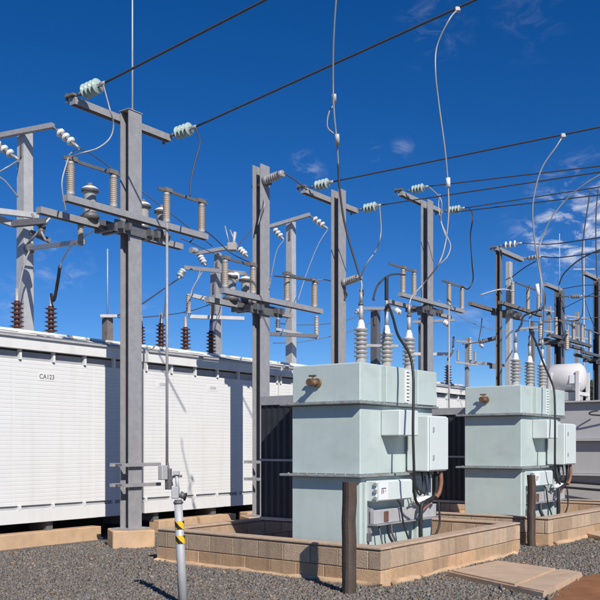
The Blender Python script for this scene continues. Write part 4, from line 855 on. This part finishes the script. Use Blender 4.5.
wire('jumper_cable', [tops1[0] + UP * .04 + Vector((.02, -.05, 0)), D(62.5, 178, 12.0), D(62.5, 192, 12.0), D(66, 212, 12.1)], .011, 'alu', 'thin white jumper beside the leftmost switch insulator of the nearest pole', 'cable', GJ)
wire('jumper_cable', [s1R - Vector((.03, 0, 0)), D(200, 142, 13.6), D(195.5, 160, 13.5), D(191, 180, 13.4), D(190, 196, 13.3)], .012, 'cable', 'jumper dropping from the right glass insulator of the nearest pole to its switch blade', 'cable', GJ)
wire('jumper_cable', [PX(190, 272 - 30, X0 - .3), D(205, 231, 17.8), D(231, 253, 20), D(258, 266, 16)], .012, 'cable', 'slack dark wire between the first two gantry poles', 'cable', GJ)
wire('jumper_cable', [PX(258, 225, X0 + .12), D(264, 200, 15.5), D(262, 215, 15.6), D(250, 232, 18), D(238, 246, 21)], .012, 'galv', 'slack grey cable draped from the second pole to the low poles behind', 'cable', GJ)
wire('jumper_cable', [D(284, 173, 15.4), D(295, 180, 15.5), D(307, 190, 15.6)], .012, 'cable', 'short dark wire from the second pole top to the third pole arm', 'cable', GJ)
wire('jumper_cable', [s3R - Vector((.04, 0, 0)), D(381, 232, 17.2), D(376, 250, 17.3), D(367, 263, 17.3), li3], .013, 'alu', 'pale jumper loop from the right glass insulator of the third pole', 'cable', GJ)
wire('jumper_cable', [li3, D(355, 278, 17.4), D(340, 283, 17.9), D(326, 280, 18.5), D(313, 280, 16.5), tops2[3] + UP * .06], .012, 'galv', 'grey jumper from the third pole back to the switch of the second pole', 'cable', GJ)
wire('jumper_cable', [D(274, 276, 15.6), D(285, 277, 15.9), D(300, 279, 16.2), D(312, 280, 16.4)], .012, 'cable', 'thin dark wire across the second pole at switch height', 'cable', GJ)
wire('jumper_cable', [s4L, D(441, 200, 19.6), D(441, 220, 19.7), D(446, 234, 19.7), D(450.5, 246, 19.6), D(447, 257, 19.5), D(440, 264, 19.5)], .014, 'alu', 'pale jumper loop hanging right of the fourth pole', 'cable', GJ)
wire('jumper_cable', [s4R + Vector((.1, 0, 0)), D(473, 216, 20), D(470.5, 235, 20.2), D(472, 262, 20.4), D(473, 280, 20.8), D(468, 289, 20.9), tops4[3] + UP * .06], .015, 'cable', 'dark jumper from the right insulator of the fourth pole down to its switch', 'cable', GJ)
wire('jumper_cable', [D(440, 194, 19.8), D(438.5, 205, 19.8), D(441, 222, 19.7), D(447, 240, 19.6)], .012, 'alu', 'thin twin jumper strand at the top of the fourth pole', 'cable', GJ)
wire('jumper_cable', [D(559, 285, 27.5), D(563, 275, 25), D(575, 263, 22), D(590, 254, 20), D(612, 246, 18)], .018, 'cable', 'dark cable curving up right from the dark pole behind the drum', 'cable', GJ)
wire('jumper_cable', [D(568, 320, 27), D(580, 318, 27), D(583, 308, 26.5), D(583, 285, 26), D(582, 255, 25), D(585, 225, 24), D(588, 205, 22), on_wire(s4R, 600, 187, 590)], .017, 'alu', 'pale thin cable hanging straight down left of the right edge', 'cable', GJ)
wire('jumper_cable', [D(597, 278, 26), D(596, 250, 24), D(596, 215, 22), on_wire(s4R, 600, 187, 598)], .016, 'alu', 'pale thin cable hanging along the right edge', 'cable', GJ)
wire('jumper_cable', [D(480, 295, 24), D(500, 289.5, 24), D(514, 291, 24.2)], .02, 'galv_light', 'pale bus tube left of the two-legged pole', 'cable', GJ)
wire('jumper_cable', [D(512, 277, 24.4), D(524, 268, 23.5), D(536, 261, 22)], .014, 'cable', 'short slanting wire above the switch of the two-legged pole', 'cable', GJ)
wire('jumper_cable', [D(300, 240, 23), D(306, 250, 23.4)] if False else [bp2[4][0], D(318, 245, 22.5), D(306, 275, 21), D(298, 300, 20.5)], .010, 'galv', 'thin pale wire slanting down from the right insulator of the pole behind', 'cable', GJ)
wire('jumper_cable', [bp2[4][1], D(277, 250, 22), D(272, 272, 20), D(270, 284, 16.4)], .013, 'alu', 'white wire hanging from the left insulator of the pole behind the second gantry pole', 'cable', GJ)
# roof bushing connections
GR = 'cables rising from the roof bushings'
wire('riser_cable', [RB[1], D(54, 300, 15.2), D(57.5, 283, 15.0), D(60, 266, 14.7)], .028, 'rubber', 'black sleeved cable above the second roof bushing from the left', 'cable', GR)
wire('riser_cable', [D(60, 268, 14.7), D(63, 259, 14.6), D(72, 245, 14.2), D(82, 238, 14.0), D(97, 228, 13.6)], .013, 'alu', 'pale cable linking the black sleeve to the switch of the nearest pole', 'cable', GR)
wire('riser_cable', [RB[0], D(19, 310, 15), D(19, 290, 15.4), D(25, 262, 16), D(30, 250, 16.2)], .016, 'galv', 'grey cable rising from the leftmost roof bushing', 'cable', GR)
wire('riser_cable', [RB[4], D(187.5, 314, 18.5), D(188.5, 305, 19.5), D(192, 290, 20), D(202, 272, 20.6)], .014, 'galv', 'grey cable rising from the middle bushing on the second roof', 'cable', GR)
wire('riser_cable', [RB[5], D(211, 325, 19), D(212, 318, 20), D(213, 300, 20.5)], .026, 'rubber', 'black cable from the bushing beside the low pale pole', 'cable', GR)
wire('riser_cable', [RB[3], D(163.5, 318, 17), D(165.5, 300, 16), D(166.5, 280, 14.5)], .014, 'galv', 'grey cable rising from the left bushing on the second roof', 'cable', GR)
wire('riser_cable', [RB[6], D(452.5, 352, 25), D(453, 345, 24.8), D(453.5, 337, 24.5)], .03, 'galv', 'grey cable above the far roof bushing between the transformers', 'cable', GR)
# thin lines behind everything
GB = 'thin wires behind the enclosures'
wire('overhead_wire', [bp3[4][0], D(165, 288, 21), D(140, 305, 19.6), D(112, 318, 18.6)], .016, 'cable', 'dark slanting wire from the low pale pole down to the left', 'overhead wire', GB)
wire('overhead_wire', [D(228, 297, 23), D(190, 311, 21), D(140, 317.5, 20), D(110, 317, 18.6)], .011, 'cable', 'thin lower wire behind the second enclosure roof', 'overhead wire', GB)
wire('overhead_wire', [bp1[4][0], D(100, 160, 18.5), D(160, 205, 20), D(212, 246, 22.3)], .012, 'galv_dark', 'thin wire sloping from the left edge pole past the nearest gantry pole', 'overhead wire', GB)
wire('jumper_cable', [bp1[4][0] - UP * .02, D(74, 151, 16.3), D(69, 155, 16), D(66, 161, 14)], .012, 'alu', 'short white jumper under the disc insulator of the left edge pole', 'cable', GJ)
wire('jumper_cable', [bp1[4][1], D(11, 165, 16), D(-2, 174, 15.9), D(6, 182, 16), D(18, 197, 16.2)], .014, 'alu', 'white jumper curving on the pole at the left edge', 'cable', GJ)
wire('overhead_wire', [D(273, 343, 26), D(300, 342, 26), D(345, 333, 26.5), D(372, 322, 27)], .010, 'galv_dark', 'thin wire low behind the pale pole left of the nearest transformer', 'overhead wire', GB)
wire('overhead_wire', [D(275, 323, 24), D(300, 325, 24.5), D(340, 322, 26), D(372, 310, 27)], .010, 'galv_dark', 'thin upper wire behind the pale pole left of the nearest transformer', 'overhead wire', GB)
wire('overhead_wire', [D(438, 300, 24), D(470, 322, 25), D(500, 330, 27), D(545, 331, 28)], .009, 'galv', 'thin pale wire between the fourth and the two-legged pole', 'overhead wire', GB)
wire('jumper_cable', [D(482, 318, 24.5), D(481, 328, 24.5), D(478.5, 341, 24.5)], .014, 'cable', 'short dark hanging wire left of the two-legged pole', 'cable', GJ)

wire('overhead_wire', [D(505, 318, 26), D(540, 322, 28), D(575, 320, 30), D(640, 312, 30)], .011, 'cable', 'thin dark wire behind the bushings of the second transformer', 'overhead wire', GB)
wire('overhead_wire', [D(562, 309, 27.5), D(580, 300, 27), D(612, 284, 26)], .011, 'cable', 'thin dark wire rising right from the dark pole behind the drum', 'overhead wire', GB)
wire('jumper_cable', [D(585, 300, 27), D(590, 316, 27), D(596, 330, 28)], .012, 'cable', 'thin dark wire slanting down to the switch at the right edge', 'cable', GJ)
wire('overhead_wire', [D(180, 238, 15.5), D(200, 247, 17), D(222, 257, 19), D(256, 268, 16)], .010, 'galv_dark', 'thin wire sagging towards the second gantry pole at switch height', 'overhead wire', GB)
wire('jumper_cable', [D(200, 271, 20.5), D(196, 283, 20.3), D(190, 294, 20.3)], .012, 'alu', 'short pale wire hanging under the arm of the low pale pole', 'cable', GJ)
# ---------------------------------------------------------------- trees beyond the yard
def tree(x, y, h, rad, seed, label):
    rr = random.Random(seed); root = thing('tree', (x, y, 0), label, 'tree', 'dark trees beyond the yard')
    mb = MB(); mb.lathe((x, y, 0), UP, [(0, .22), (h * .3, .16), (h * .75, .05)], M['bark'], 8)
    cl = []
    for k in range(14):
        an = rr.uniform(0, 6.28); z = h * rr.uniform(.35, .95); rr_ = rad * rr.uniform(.2, .85) * (1.15 - abs(z / h - .6)); c = Vector((x + math.cos(an) * rr_, y + math.sin(an) * rr_, z)); cl.append((c, rad * rr.uniform(.28, .5)))
        mb.rod((x, y, z * .7), c, .05, M['bark'], 5, .015)
    mb.build('trunk', root); mb = MB()
    for (c, r) in cl:
        for i in range(230):
            v = Vector((rr.gauss(0, 1), rr.gauss(0, 1), rr.gauss(0, .8))); v = v.normalized() * (r * rr.random() ** .4); p = c + v; s = rr.uniform(.05, .12)
            a = Vector((rr.gauss(0, 1), rr.gauss(0, 1), rr.gauss(0, 1))).normalized(); b_ = a.orthogonal().normalized()
            mb.add([p - a * s, p + b_ * s * .5, p + a * s, p - b_ * s * .5], [(0, 1, 2, 3)], M['leaf'])
    mb.build('crown', root, split=False)
trees = [(583, 60, 376, 'dark tree just right of the white drum'), (598, 63, 381, 'dark tree at the right edge behind the last pole'), (570, 66, 390, 'low dark tree behind the drum supports'), (612, 58, 374, 'dark tree beyond the right edge'), (635, 62, 370, 'taller dark tree beyond the right edge'), (443, 70, 383, 'distant dark tree above the far enclosure roof')]
for i, (px, d, topy, lab) in enumerate(trees):
    p = D(px, 446, d); h = EYE + (446 - topy) / FPX * d; tree(p.x, p.y, h, 1.6 if i else 1.3, 40 + i, lab)
